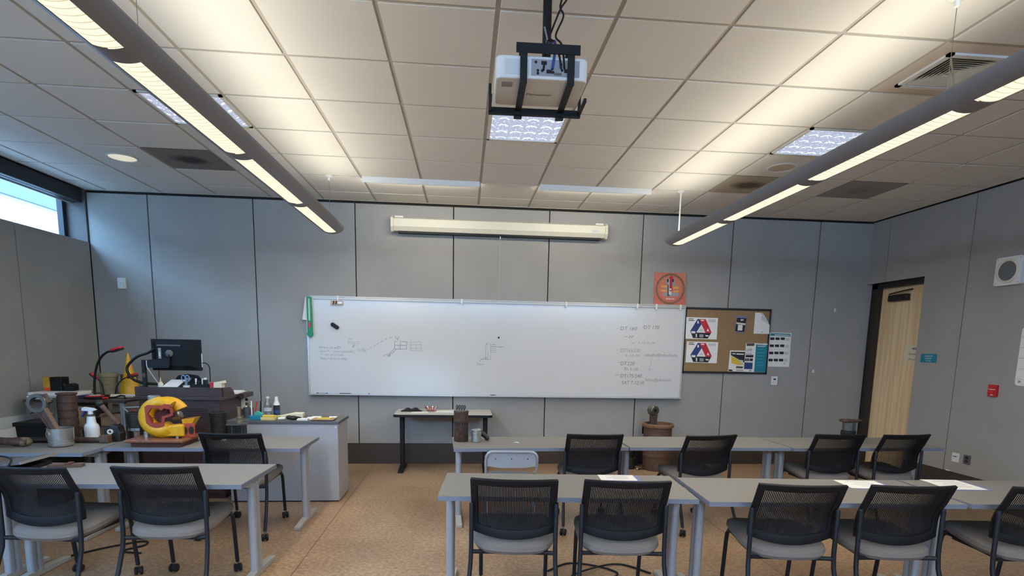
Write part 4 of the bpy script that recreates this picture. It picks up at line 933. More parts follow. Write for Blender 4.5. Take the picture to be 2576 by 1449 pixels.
b = MB('yellow_paint'); b.add([(.13,.02,.2),(.235,.02,.215),(.235,.12,.215),(.13,.12,.2),(.14,.03,.13),(.19,.03,.13),(.19,.1,.13),(.14,.1,.13)], [(4,5,1,0),(5,6,2,1),(6,7,3,2),(7,4,0,3),(7,6,5,4)]); b.use('rust_light').add([(.137,.026,.2),(.228,.026,.213),(.228,.114,.213),(.137,.114,.2)], [(0,1,2,3)]); b.build('duct_hood', t)
b = MB('steel'); b.M = Matrix.Translation((.11,.03,.235)) @ Matrix.Rotation(R_(70),4,'Y'); b.lathe([(.03,-.05),(.036,-.02),(.036,.01),(.028,.018),(.0001,.02)], 22); b.build('turbine_nut', t)
b = MB('aluminium').lathe([(.044,.335),(.044,.36),(.041,.363),(.044,.366),(.044,.374),(.041,.377),(.044,.38),(.044,.39),(.038,.394),(.0001,.395)], 30, (-.07,.02,.0)); b.use('yellow_paint').lathe([(.042,.28),(.042,.336)], 28, (-.07,.02,0)); b.build('threaded_cap', t)
for x, y, r, h in ((-.125,-.02,.02,.05),(-.09,.06,.012,.05),(.12,-.05,.006,.03),(.12,.06,.008,.03)):
    MB('aluminium').cyl((x,y,.058),(x,y,.058+h),r,n=14).build('support_post', t)
MB('aluminium').cyl((.135,-.066,.075),(.135,-.066,.058),.008,n=10).build('stud', t)

# ---- aluminium piston with its connecting rod
t = thing('piston_with_rod', 'polished aluminium piston with a leaning rusty connecting rod', 'engine part', (-3.14, 4.60, ZT))
MB('aluminium').lathe([(.06,0),(.078,.006),(.083,.016),(.083,.03),(.079,.032),(.079,.038),(.083,.04),(.083,.05),(.079,.052),(.079,.058),(.084,.06),(.086,.145),(.081,.145),(.078,.07),(.0001,.068)], 40).build('piston', t)
q = MB('aluminium'); q.M = Matrix.Translation((-.045,-.071,.1)) @ Matrix.Rotation(R_(-32),4,'Z') @ Matrix.Rotation(PI/2,4,'X'); q.lathe([(.026,-.004),(.026,.004),(.021,.005),(.02,-.006)], 24); q.use('dark_steel').lathe([(.0205,.0),(.0001,.0)], 24); q.build('pin_boss', t)
rod = MB('rust'); d = Vector((-.152,.03,.235)); 
a0, a1 = Vector((-.008,0,.075)), Vector((-.135,.025,.285))
ax = (a1-a0).normalized(); sd = Vector((ax.z,0,-ax.x)); fr = Vector((0,1,0))
def bar(b, p, q_, w0, w1, th):
    vs = []
    for c, w_ in ((p,w0),(q_,w1)):
        for u, v in ((-1,-1),(1,-1),(1,1),(-1,1)): vs.append(c+sd*u*w_+fr*v*th)
    b.add(vs, [(0,1,2,3),(7,6,5,4),(0,4,5,1),(1,5,6,2),(2,6,7,3),(3,7,4,0)])
bar(rod, a0, a1, .026, .034, .012)
rod.use('rust_light'); bar(rod, a0+fr*-.006+sd*.022, a1+fr*-.006+sd*.03, .008, .009, .016); rod.use('rust_dark'); bar(rod, a0+fr*-.006-sd*.022, a1+fr*-.006-sd*.03, .006, .007, .016)
rr = rod.build('connecting_rod', t, bevel=.003)
b = MB('steel'); b.M = Matrix.Translation(a1+ax*.055) @ Matrix.Rotation(R_(-35),4,'Y') @ Matrix.Rotation(PI/2,4,'X')
n = 30; oc = []
b.lathe([(.048,-.025),(.072,-.025),(.075,-.02),(.075,.02),(.072,.025),(.048,.025),(.048,-.025)], n)
b.build('big_end', rr)
for s in (-1, 1):
    c = a1+ax*.05+sd*s*.078; MB('rust').cyl(c-ax*.035, c+ax*.04, .017, n=10).build('rod_bolt', rr)

# ---- steel shaft with a square head
t = thing('steel_shaft', 'long dark steel shaft with a brown square head lying behind the piston', 'engine part', (-3.22, 4.745, ZT))
MB('dark_steel').cyl((-.36,-.01,.0225),(.02,-.0,.0225),.022,n=18).build('dark_shank', t)
MB('rust_dark').cyl((.02,0,.0225),(.29,.0,.024),.0225,.022,n=18).build('brown_shank', t)
MB('rust').box(.285,.355,-.032,.032,.0,.064).build('square_head', t, bevel=.008)
# ---- rough casting and ring at the far left
t = thing('rough_casting', 'rusty cast lever with olive lobes at the left end of the table', 'engine part', (-3.56, 4.56, ZT))
b = MB('rust_dark'); b.tube([(-.13,0,.035),(-.06,.01,.045),(.05,.0,.042),(.14,-.01,.04),(.2,0,.035)], [.02,.034,.03,.034,.02], 12); b.build('lever_body', t)
MB('greenish').sphere((-.16,-.01,.034),.05,14,8,.68).build('lobe', t); MB('greenish').sphere((.16,.02,.036),.055,14,8,.65).build('lobe', t)
MB('dark_steel').cyl((-.06,.02,.06),(-.06,.02,.1),.026,n=14).build('boss', t)
t = thing('steel_ring', 'small black steel ring at the left edge of the photo', 'engine part', (-3.84, 4.56, ZT))
MB('dark_steel').lathe([(.035,0),(.05,0),(.05,.055),(.035,.055),(.035,0)], 26).build('ring', t)
# ---- ribbed brown liner
t = thing('ribbed_liner', 'tall brown ribbed cylinder liner standing behind the aluminium piston', 'engine part', (-3.235, 4.845, ZT), -.04)
pr = [(.066,0)]
for k in range(6): z = .01+k*.062; pr += [(.068,z),(.068,z+.05),(.063,z+.053),(.063,z+.059)]
pr += [(.07,.384),(.073,.386),(.073,.395),(.058,.396),(.056,.1)]
MB('rust_dark').lathe(pr, 36).build('liner', t)
b = MB('steel').box(-.066,-.04,-.062,-.05,.06,.36); b.build('bright_strip', t)
# ---- spray bottle
t = thing('spray_bottle', 'white plastic spray bottle with a blue trigger', 'spray bottle', (-3.055, 4.835, ZT))
MB('white_plastic').lathe([(.05,0),(.056,.006),(.056,.115),(.05,.135),(.036,.15),(.03,.2),(.028,.205)], 32, sx=1, sy=.8).build('bottle', t)
MB('dark_lam').lathe([(.026,.205),(.027,.222)], 22).build('collar', t)
b = MB('white_plastic'); b.lathe([(.02,.222),(.018,.25)], 18); b.prism([(-.06,.25),(-.065,.272),(-.04,.282),(.03,.272),(.05,.258),(.02,.246)], -.013, .013, 'xz'); b.build('spray_head', t, bevel=.003)
MB('blue_trig').prism([(-.035,.252),(-.05,.252),(-.075,.2),(-.065,.196),(-.04,.235)], -.008, .008, 'xz').build('trigger', t, bevel=.002)
MB('blue_trig').cyl((-.064,0,.264),(-.075,0,.266),.009,n=12).build('nozzle', t)
# ---- leaning rod with a rocker block
t = thing('rocker_assembly', 'dark rocker casting with a white roller and a slanting brown arm', 'engine part', (-2.885, 4.838, ZT))
b = MB('dark_steel').prism([(-.06,0),(.065,0),(.07,.07),(.05,.13),(.0,.14),(-.05,.1)], -.045, .045, 'xz'); b.build('block', t, bevel=.008)
MB('rust').tube([(.03,.02,.135),(-.04,.02,.22),(-.1,.02,.3)], [.02,.017,.02], 10).build('arm', t)
MB('dark_steel').sphere((-.105,.02,.31),.03).build('arm_end', t)
q = MB('paper'); q.M = Matrix.Translation((.0,-.047,.085)) @ Matrix.Rotation(PI/2,4,'X'); q.lathe([(.012,-.002),(.021,-.002),(.021,.012),(.012,.012),(.012,-.002)], 20); q.build('roller', t)
# ---- sleeves
t = thing('steel_sleeve', 'dark cylinder sleeve with bright slots left of the yellow cutaway', 'engine part', (-2.765, 4.965, ZT))
MB('dark_steel').lathe([(.074,.0),(.074,.1),(.078,.104),(.078,.215),(.081,.218),(.081,.226),(.066,.227),(.064,.02)], 36).build('sleeve', t)
for a in (-118, -92, -66): MB('aluminium').at((0,0,0), rz=R_(a)).box(.0735,.0765,-.016,.016,.075,.098).build('bright_slot', t)
MB('rust_light').at((0,0,0), rz=R_(-70)).box(.0735,.0755,-.02,.02,.02,.07).build('rust_patch', t)
t = thing('steel_sleeve', 'black flanged cylinder sleeve right of the yellow cutaway', 'engine part', (-2.10, 4.95, ZT))
MB('dark_steel').lathe([(.064,0),(.066,.01),(.066,.19),(.072,.205),(.074,.225),(.077,.228),(.077,.236),(.06,.236),(.058,.03)], 36).build('sleeve', t)
t = thing('finned_block', 'black finned block carrying a metal plate behind the far left chair', 'engine part', (-1.965, 5.0, ZT), .1)
b = MB('black_plastic').box(-.065,.065,-.05,.05,0,.12)
b.build('block', t, bevel=.003)
for k in range(5): MB('steel' if k in (1,4) else 'black_plastic').box(-.058+k*.027,-.054+k*.027,-.056,-.05,.01,.11).build('fin', t)
MB('steel').prism([(-.075,-.06),(.03,-.055),(.08,-.02),(.08,.06),(-.06,.06)], .12, .132).build('top_plate', t)
t = thing('brass_valve', 'tarnished brass valve standing upright on the finned block', 'valve', (-1.945, 5.0, ZT+.1322))
MB('brass_grey').lathe([(.026,0),(.026,.02),(.016,.026),(.02,.04),(.02,.05),(.013,.056),(.013,.13),(.016,.132),(.016,.142),(.0001,.143)], 22).build('valve_body', t)
o = MB('paper').at((0,0,0)).add([(-.02,-.01,0),(.03,-.015,.0),(.035,.01,.03),(-.005,.015,.02)], [(0,1,2,3)]).add([(-.02,-.01,0),(.03,-.015,.0),(.02,.012,.0)],[(0,1,2)]).build('paper_scrap'); o.location = (-2.03, 4.86, ZT+.001); tag(o, 'crumpled white scrap beside the black flanged sleeve', 'paper')

# ---- lectern desk
t = thing('lectern_desk', 'dark mahogany instructor lectern behind the far left table', 'lectern', (-2.68, 5.8, 0))
b = MB('mahogany').box(-.37,.37,-.28,.33,.0,.96); lb = b.build('body', t)
MB('mahogany_top').box(-.40,.40,-.31,.36,.96,.992).build('desk_top', t, bevel=.005)
MB('mahogany').box(.37,.44,.1,.36,.945,.99).build('side_shelf', t)
MB('mahogany').box(-.39,.39,-.3,-.28,.992,1.08).build('front_rail', t, bevel=.002)
for s in (-1, 1): MB('mahogany').prism([(-.28,.992),(-.02,.992),(-.05,1.04),(-.12,1.075),(-.28,1.08)], s*.39-.01, s*.39+.01, 'yz').build('side_rail', t)
for s in (-1, 1): MB('mahogany').box(s*.185-.18,s*.185+.18,-.286,-.279,.04,.60).build('door', t, bevel=.003)
MB('mahogany').box(-.365,.365,-.288,-.279,.64,.93).build('front_panel', t, bevel=.003)
for k in range(5): MB('reveal').box(.03,.25,-.2895,-.2875,.79+k*.02,.797+k*.02).build('vent_slot', t)
MB('cream_plastic').box(.37,.40,.2,.29,.82,.945).build('outlet_box', t, bevel=.003)
for z in (.87,.915): MB('print_black').cyl((.4,.25,z),(.42,.25,z),.014,n=12).build('knob', t)

# ---- monitor on its post
t = thing('monitor', 'black computer monitor seen from behind on a post above the lectern', 'monitor', (-2.77, 5.70, .9925), .03)
MB('screen_dark').box(-.225,.225,-.012,.02,.235,.535).build('shell', t, bevel=.008)
b = MB('screen_dark').add([(-.16,-.055,.285),(.14,-.055,.285),(.14,-.055,.49),(-.16,-.055,.49),(-.2,-.012,.25),(.2,-.012,.25),(.2,-.012,.52),(-.2,-.012,.52)], [(0,1,2,3),(4,5,1,0),(5,6,2,1),(6,7,3,2),(7,4,0,3)]); b.build('rear_hump', t)
MB('dark_lam').box(-.15,.06,-.06,-.055,.47,.482).build('ridge', t)
MB('grey_metal').box(-.14,-.115,-.059,-.054,.35,.45).build('label_strip', t)
MB('paper').box(-.132,-.124,-.0605,-.058,.37,.41).build('white_label', t)
q = MB('dark_lam'); q.M = Matrix.Translation((-.04,-.055,.40)) @ Matrix.Rotation(PI/2,4,'X'); q.lathe([(.034,0),(.034,.012),(.02,.022),(.0001,.024)], 24); q.build('swivel', t)
MB('print_pale').box(.2255,.228,-.008,.012,.27,.40).build('pale_edge', t)  # pale strip along the right edge of the shell
b = MB('black_plastic').prism([(-.255,.335),(-.05,.352),(-.03,.352),(-.03,.29),(-.05,.26),(-.255,.26)], -.078, -.062, 'xz'); b.box(-.045,-.03,-.078,-.055,.3,.4); b.build('arm', t)
MB('black_plastic').box(-.285,-.255,-.085,-.05,.0,.335).build('post', t, bevel=.003)
MB('rust').box(-.284,-.256,-.087,-.085,.17,.21).build('post_label', t)
cable('power_cable', [(.225,0,.31),(.26,.0,.308),(.285,.01,.28),(.29,.01,.22),(.29,.005,.13)], .0045, 'black_plastic', t)
cable('cable_loom', [(-.19,-.02,.44),(-.25,-.03,.40),(-.34,-.05,.36),(-.415,-.06,.28),(-.42,-.07,.22),(-.38,-.06,.15),(-.3,-.05,.115),(-.15,-.04,.1),(-.1,.02,.06)], .0125, 'black_plastic', t, 10)
cable('white_cable', [(-.24,-.08,.33),(-.235,-.085,.27),(-.2,-.08,.2),(-.15,-.06,.1),(-.13,-.02,.03)], .004, 'print_pale', t)

# ---- instructor chair behind the lectern
t = thing('task_chair', 'black plastic chair back with a handle slot behind the lectern', 'chair', (-3.06, 6.52, 0), .05)
out = [(-.14,.72),(-.15,.98),(-.14,1.08),(-.1,1.13),(.0,1.145),(.1,1.13),(.14,1.08),(.15,.98),(.14,.72)]
hole = [(-.035,1.105),(.035,1.105),(.03,1.08),(.0,1.07),(-.03,1.08)]
vs = [(x,-.012,z) for x,z in out]+[(x,-.012,z) for x,z in hole]
b = MB('black_plastic')
b.prism([(-.14,.72),(-.15,.98),(-.14,1.067),(.14,1.067),(.15,.98),(.14,.72)], -.012, .012, 'xz')
b.prism([(-.14,1.067),(-.14,1.08),(-.1,1.13),(-.035,1.14),(-.035,1.105),(-.028,1.08),(0,1.067)], -.012, .012, 'xz').prism([(.14,1.067),(0,1.067),(.028,1.08),(.035,1.105),(.035,1.14),(.1,1.13),(.14,1.08)], -.012, .012, 'xz').prism([(-.035,1.105),(-.035,1.14),(0,1.145),(.035,1.14),(.035,1.105)], -.012, .012, 'xz')
b.build('backrest', t)
MB('black_plastic').at((0,.24,.5)).prism(rrect(.42,.42,.08), -.02, .02).build('seat', t, bevel=.008)
b = MB('black_plastic').box(-.03,.03,-.03,-.012,.5,.9).box(-.03,.03,-.03,.2,.47,.49); b.build('back_bracket', t)
MB('dark_steel').cyl((0,.24,.07),(0,.24,.48),.025,n=14).build('column', t)
for k in range(5):
    a = R_(72*k+18); lg = MB('black_plastic').tube([(0,.24,.09),(.27*math.cos(a),.24+.27*math.sin(a),.06)],[.022,.014],8).build('base_spoke', t)
    MB('rubber').sphere((.27*math.cos(a),.24+.27*math.sin(a),.025),.025).build('caster', lg)

# ---- small things on the lectern
ZL = .9922
t = thing('glue_bottle', 'small cream squeeze bottle with a pointed tip on the lectern', 'bottle', (-2.885, 5.60, ZL))
MB('cream_plastic').lathe([(.022,0),(.024,.01),(.024,.11),(.012,.13)], 18).build('bottle', t); MB('skin_tan').lathe([(.01,.13),(.003,.175),(.0001,.176)], 14).build('tip', t)
t = thing('slanted_pad', 'white pad of paper propped on a slope on the lectern', 'paper', (-2.775, 5.64, ZL))
MB('paper').prism([(-.08,.09),(.09,.145),(.09,.14),(-.08,.085)], -.075, .06, 'yz').build('pad', t)
MB('black_plastic').prism([(-.07,0),(.09,0),(.09,.135),(-.07,.083)], .062, .10, 'yz').prism([(-.07,0),(.09,0),(.09,.135),(-.07,.083)], -.07, .055, 'yz').build('sloped_stand', t)
t = thing('desk_organizer', 'black desk organizer with compartments on the lectern', 'organizer', (-2.53, 5.63, ZL))
b = MB('black_plastic').box(-.075,.075,-.03,.03,0,.11).box(-.03,.0,-.03,.03,.11,.135).box(.03,.055,-.03,.03,.11,.155); b.build('organizer_body', t, bevel=.003)
for x, m in ((-.045,'paper'),(.015,'paper')): MB(m).cyl((x,-.0,.11),(x,-.0,.165),.008,n=10).build('pen', t)
MB('paper').box(.033,.052,-.012,.012,.155,.172).build('power_plug', t)
t = thing('scissors', 'blue-handled scissors standing in a white cup on the lectern', 'scissors', (-2.652, 5.60, ZL))
for x, tilt in ((-.02,.35),(.012,-.05)):
    q = MB('scissor_blue'); q.M = Matrix.Translation((x,0,.165)) @ Matrix.Rotation(-tilt,4,'Y') @ Matrix.Rotation(PI/2,4,'X'); q.tube([(.02*math.cos(2*PI*k/16), .03*math.sin(2*PI*k/16), 0) for k in range(16)], .005, 8, True); q.build('handle', t)
MB('steel').box(-.012,.0,-.002,.002,.01,.14).build('blade', t); MB('steel').box(.0,.012,-.0045,-.0025,.01,.14).build('blade', t)
t = thing('pen_cup', 'white cup holding the scissors on the lectern', 'cup', (-2.652, 5.60, ZL))
MB('white_plastic').lathe([(.026,0),(.03,.1),(.0275,.1),(.024,.004)], 22).build('cup', t)
t = thing('card_box', 'red and cream box of index cards on the lectern', 'box', (-2.385, 5.63, ZL))
MB('red_sign').box(-.05,-.015,-.035,.035,0,.13).build('red_side', t); MB('paper_cream').box(-.015,.06,-.035,.035,0,.115).build('card_stack', t)
MB('paper_cream').at((.03,.0,.115), ry=-.2).box(-.05,.05,-.03,.03,.0,.025).build('loose_cards', t)
t = thing('paper_pile', 'loose white papers at the right end of the lectern', 'papers', (-2.37, 5.93, ZL))
for k, (x, y, a) in enumerate(((0,0,.1),(-.01,.06,-.1),(-.02,.1,.2))): MB('paper').at((x,y,.001+k*.004), rz=a).box(-.09,.09,-.11,.11,0,.003).build('sheet', t)

# ---- grey cabinet desk
t = thing('storage_cabinet', 'grey laminate cabinet with a dark worktop in front of the back wall', 'cabinet', (-1.70, 5.60, 0))
MB('cab_grey').box(-.5,.505,-.222,.215,.012,.757).build('body', t, bevel=.002)
MB('reveal').box(-.49,.495,-.21,.2,0,.012).build('toe_kick', t)
MB('dark_lam').box(-.51,.518,-.232,.225,.757,.785).build('worktop', t, bevel=.002)
MB('print_pale').box(.475,.492,-.2255,-.221,.72,.735).build('catch', t)
ZC2 = .7852
t = thing('tape_caddy', 'turquoise desk caddy with a green tape dispenser and pens on the cabinet', 'organizer', (-1.955, 5.44, ZC2))
MB('teal').box(-.06,.06,-.03,.035,0,.045).build('tray', t, bevel=.006)
MB('teal_light').prism([(-.02,.045),(.055,.045),(.06,.062),(.01,.085),(-.015,.075)], -.012, .014, 'xz').build('tape_dispenser', t, bevel=.003)
for x, y, dx, m in ((-.045,.0,-.0,'paper'),(-.03,.02,.03,'red_plastic'),(-.04,.02,-.05,'rust'),(.02,.025,.015,'black_plastic'),(.045,.025,.0,'grey_metal')):
    MB(m).cyl((x,y,.03),(x+dx,y,.03+.15-.3*abs(dx)),.006,n=10).build('pen', t)
t = thing('steel_cup', 'grey metal cup of small parts at the left end of the cabinet', 'cup', (-2.09, 5.60, ZC2))
MB('steel').lathe([(.045,0),(.047,.1),(.043,.1),(.041,.006)], 26).build('cup', t)
for x, y in ((-.02,0),(.018,.012)): MB('aluminium').sphere((x,y,.105),.014).build('knob', t)
t = thing('water_bottle', 'clear plastic water bottle with a white cap on the cabinet', 'bottle', (-1.925, 5.66, ZC2))
MB('clear').lathe([(.032,0),(.036,.006),(.036,.09),(.034,.1),(.036,.11),(.036,.125),(.014,.175),(.0135,.185)], 26).build('bottle', t); MB('white_plastic').lathe([(.0155,.185),(.0155,.2),(.0001,.2)], 18).build('cap', t)
MB('print_pale').lathe([(.0365,.06),(.0365,.09)], 24).build('label_band', t)
t = thing('spray_cleaner', 'black-labelled white spray can beside the water bottle', 'bottle', (-1.845, 5.67, ZC2))
MB('white_plastic').lathe([(.03,0),(.031,.004),(.031,.12),(.02,.15)], 24).build('bottle', t); MB('label_black').lathe([(.0315,.02),(.0315,.118)], 24).build('label', t); MB('white_plastic').lathe([(.018,.15),(.013,.2),(.0001,.201)], 18).build('spray_cap', t)
MB('navy').lathe([(.0319,.04),(.0319,.07)], 24).build('label_stripe', t)
t = thing('sponge_block', 'pale yellow sponge block on the cabinet', 'sponge', (-1.845, 5.43, ZC2))
MB('sponge').box(-.065,.065,-.03,.03,0,.03).build('lower_layer', t, bevel=.004); MB('print_yellow').box(-.05,.06,-.025,.028,.03,.048).build('upper_layer', t, bevel=.004)
o = MB('lime').lathe([(.02,0),(.021,.03),(.012,.035),(.0001,.036)], 16).build('lime_cap'); o.location = (-1.775, 5.50, ZC2); tag(o, 'small lime green cap beside the sponge block', 'cap')
t = thing('tape_roll', 'small white roll lying beside the sponge block', 'tape', (-1.73, 5.44, ZC2+.014))
q = MB('paper'); q.M = Matrix.Rotation(.5,4,'Z') @ Matrix.Rotation(PI/2,4,'Y'); q.lathe([(.006,-.03),(.0135,-.03),(.0135,.03),(.006,.03),(.006,-.03)], 18); q.build('roll', t)
t = thing('binder', 'long cream binder lying at an angle at the back of the cabinet', 'binder', (-1.70, 5.68, ZC2), .12)
MB('paper_cream').prism([(-.12,0),(.11,0),(.11,.04),(.03,.042),(-.12,.012)], -.08, .05, 'xz').build('cover', t, bevel=.002)
for x, y, lab in ((-1.655,5.53,'dark folded sunglasses-like tool nearer the binder'),(-1.60,5.47,'dark rounded tool in front of the binder')):
    q = thing('dark_tool', lab, 'tool', (x, y, ZC2), .3, 'dark tools on the cabinet')
    MB('dark_steel').sphere((-.03,0,.018),.03,14,8,.6).build('tool_head', q); MB('black_plastic').tube([(-.03,0,.018),(.02,.01,.018),(.045,.015,.012)], [.014,.012,.008], 10).build('tool_handle', q)
t = thing('note_pad', 'small white note pad on the cabinet', 'paper', (-1.535, 5.46, ZC2), .05); MB('paper').box(-.048,.048,-.04,.04,0,.014).build('pad', t)
t = thing('paper_pile', 'white sheets under the clipboard on the cabinet', 'papers', (-1.40, 5.60, ZC2), .25); MB('paper').box(-.13,.14,-.09,.09,0,.003).build('sheet', t); MB('paper').at((0.02,.01,.003), rz=-.2).box(-.12,.12,-.08,.09,0,.003).build('sheet', t)
t = thing('clipboard', 'brown clipboard holding a cream slip on the cabinet', 'clipboard', (-1.345, 5.46, ZC2+.007), 0)
MB('cardboard').box(-.105,.105,-.07,.10,0,.005).build('board', t, bevel=.001); MB('print_yellow').box(-.065,.065,-.01,.06,.005,.010).build('slip', t)
MB('brass_grey').box(-.035,.035,.06,.085,.005,.02).tube([(.014*math.cos(R_(a)), .075, .022+.02*math.sin(R_(a))) for a in range(0,181,20)], .004, 8).build('clip', t)

# ---- small table at the back wall and its things
t = thing('console_table', 'small white-topped table with black legs below the whiteboard', 'table', (-.243, 6.815, 0))
MB('lam_pale').prism(rrect(1.15,.56,.04), .705, .712).build('table_top', t); MB('black_plastic').prism(rrect(1.16,.57,.045), .676, .706).build('edge_band', t, bevel=.004)
for s in (-1, 1):
    lg = MB('black_plastic').at((s*.505,.02,0)).prism(rrect(.055,.09,.015), .03, .676).build('leg', t)
    MB('black_plastic').at((s*.505,0,0)).prism([(-.24,0),(-.24,.02),(-.05,.045),(.08,.045),(.24,.02),(.24,0)], -.03, .03, 'yz').build('foot', lg)
ZS = .7122
q = []
vs = []; fs = []; nx, ny = 14, 8
for j in range(ny+1):
    for i in range(nx+1):
        x = -.13+.26*i/nx; y = -.07+.14*j/ny; e = min(1, 3*min(i/nx, 1-i/nx)+.1)*min(1, 3*min(j/ny, 1-j/ny)+.1)
        vs.append((x*(1-.25*abs(y)/.07*(i > nx/2)), y+.02*math.sin(i*.7), .003+e*(.03+.014*math.sin(i*1.1+j*.8))))
for j in range(ny):
    for i in range(nx): fs.append((j*(nx+1)+i, j*(nx+1)+i+1, (j+1)*(nx+1)+i+1, (j+1)*(nx+1)+i))
o = MB('black_plastic').add(vs, fs, True).add([(-.13,-.06,.0005),(.12,-.06,.0005),(.12,.06,.0005),(-.13,.06,.0005)], [(3,2,1,0)]).build('black_cloth'); o.location = (-.63, 6.84, ZS); tag(o, 'crumpled black cloth on the small table under the whiteboard', 'cloth')
t = thing('plastic_tub', 'clear pinkish plastic tub on the small table', 'tub', (-.40, 6.86, ZS))
MB('clear_pink').lathe([(.05,0),(.075,.055),(.073,.055),(.048,.003)], 24, sx=1.1, sy=.8).build('tub', t); MB('pink').sphere((-.015,0,.016),.035,12,8,.4).build('pink_contents', t)
t = thing('paper_sheet', 'white sheet under the black cloth and tub', 'paper', (-.53, 6.72, ZS), .1); MB('paper').box(-.1,.1,-.06,.06,0,.002).build('sheet', t)
t = thing('paper_sheet', 'white sheet left of the brown perforated sleeve on the small table', 'paper', (-.21, 6.83, ZS), -.05); MB('paper').box(-.13,.13,-.1,.1,0,.002).build('sheet', t)

# ---- far right table: perforated sleeve, jar, casting
t = thing('perforated_sleeve', 'brown cylinder sleeve with a ring of dark holes and black hooks on top', 'engine part', (-.025, 4.90, ZT))
sl_ = MB('rust_dark').lathe([(.06,0),(.063,.004),(.063,.255),(.066,.257),(.066,.266),(.05,.266),(.048,.05)], 40).build('sleeve', t)
for k in range(18):
    q = MB('reveal'); q.M = Matrix.Rotation(2*PI*k/18,4,'Z') @ Matrix.Translation((.0625,0,.163)) @ Matrix.Rotation(PI/2,4,'Y'); q.lathe([(.0085,0),(.0085,.0012),(.0001,.0013)], 12, (0,0,0), 1.35, .85); q.build('port_hole', sl_)
MB('rust').lathe([(.0632,.19),(.0642,.193),(.0632,.196)], 36).build('scribed_ring', sl_)
q = MB('rust_light'); q.M = Matrix.Rotation(R_(-122),4,'Z') @ Matrix.Translation((.0642,0,.055)) @ Matrix(((0,0,1,0),(1,0,0,0),(0,1,0,0),(0,0,0,1))); q.text('31', .035, -.014, 0); q.build('number', sl_)
MB('steel').lathe([(.062,.266),(.062,.274),(.0001,.275)], 32).build('top_plate', t)
for k in range(4):
    x = -.036+k*.022
    MB('print_black').tube([(x-.006,-.01,.274),(x+.004,-.01,.29),(x+.008,-.01,.305),(x+.004,-.01,.318),(x-.002,-.01,.322),(x-.006,-.01,.312),(x-.004,-.01,.298),(x-.008,-.01,.284)], .0035, 8).build('hook', t)
t = thing('metal_jar', 'bright metal jar beside the brown perforated sleeve', 'jar', (.108, 4.86, ZT))
MB('aluminium').lathe([(.036,0),(.042,.004),(.042,.065),(.046,.068),(.046,.085),(.043,.088),(.043,.096),(.046,.098),(.046,.108),(.03,.112),(.0001,.112)], 30).build('jar', t)
t = thing('black_casting', 'small black casting leaning behind the metal jar', 'engine part', (.17, 4.93, ZT))
MB('dark_steel').tube([(-.03,0,.09),(.0,0,.06),(.04,0,.022)], [.016,.024,.02], 12).sphere((.035,0,.024),.023).build('casting', t); MB('aluminium').sphere((-.035,0,.1),.012).build('bright_tip', t)
t = thing('silver_piston', 'small silver and black piston with a brown cap on the far table by the door', 'engine part', (3.64, 4.96, ZT))
MB('aluminium').lathe([(.055,0),(.058,.03),(.058,.06)], 30).build('lower_skirt', t); MB('black_plastic').lathe([(.062,.06),(.064,.065),(.064,.1),(.062,.105)], 30).build('black_band', t); MB('steel').lathe([(.05,.105),(.056,.11),(.056,.185),(.05,.19)], 30).build('crown', t)
MB('rust_dark').prism([(-.085,-.03),(-.06,-.055),(.05,-.055),(.12,-.015),(.12,.015),(.05,.055),(-.06,.055),(-.085,.03)], .19, .212).build('brown_cap', t, bevel=.006)
t = thing('white_wrapper', 'tiny white scrap on the far right table near the brown sleeve', 'scrap', (.46, 4.80, ZT)); MB('paper').tube([(-.02,0,.004),(.0,.015,.006),(.02,-.01,.004)], .004, 6).build('wrapper', t)

# ---- floor standing parts at the back wall
t = thing('rusty_drum', 'tall clay-coloured rusty cylinder standing on the floor under the whiteboard', 'engine part', (2.44, 6.80, 0))
MB('rust').lathe([(.165,0),(.17,.01),(.17,.17),(.176,.175),(.176,.2),(.172,.205),(.172,.53),(.172,.54)], 44, caps=(True,False)).build('drum', t)
MB('rust_light').lathe([(.172,.54),(.192,.548),(.196,.56),(.196,.58),(.188,.59),(.16,.59),(.155,.2)], 44, caps=(False,True)).build('rim', t)
MB('print_pale').lathe([(.1712,.02),(.1712,.12)], 40).build('pale_patch', t) if False else None
t = thing('big_end_rod', 'dark connecting rod with an eye sticking out of the rusty drum', 'engine part', (2.365, 6.78, .0))
MB('rust_dark').prism([(-.035,.22),(.035,.22),(.045,.66),(.05,.7),(-.04,.7),(-.04,.66)], -.03, .03, 'xz').build('shank', t, bevel=.006)
q = MB('steel'); q.M = Matrix.Translation((-.005,0,.755)) @ Matrix.Rotation(.35,4,'Z') @ Matrix.Rotation(PI/2,4,'X'); q.lathe([(.022,-.045),(.055,-.045),(.06,-.04),(.06,.04),(.055,.045),(.022,.045),(.022,-.045)], 30); q.use('reveal').lathe([(.022,.0),(.0001,.0)], 24); q.build('eye', t)
t = thing('oil_canister', 'small dark canister on the floor left of the rusty drum', 'canister', (2.10, 6.86, 0))
MB('dark_steel').lathe([(.085,0),(.088,.01),(.088,.12),(.095,.125),(.095,.14),(.075,.145),(.07,.15)], 32).build('body', t); MB('black_plastic').lathe([(.07,.15),(.072,.16),(.072,.235),(.06,.245),(.0001,.246)], 28).build('cap', t)
t = thing('black_box', 'black box on the floor against the wall behind the canister', 'box', (2.19, 7.04, 0)); MB('black_plastic').box(-.1,.08,-.05,.05,0,.28).build('box_body', t, bevel=.004)
t = thing('floor_lever', 'small black lever on the floor beside the canister', 'tool', (2.23, 6.76, 0), .1); MB('dark_steel').tube([(-.06,0,.012),(.0,0,.012),(.07,.01,.01)], [.012,.01,.008], 8).build('lever', t); MB('aluminium').sphere((-.05,-.01,.014),.014).build('knob', t)

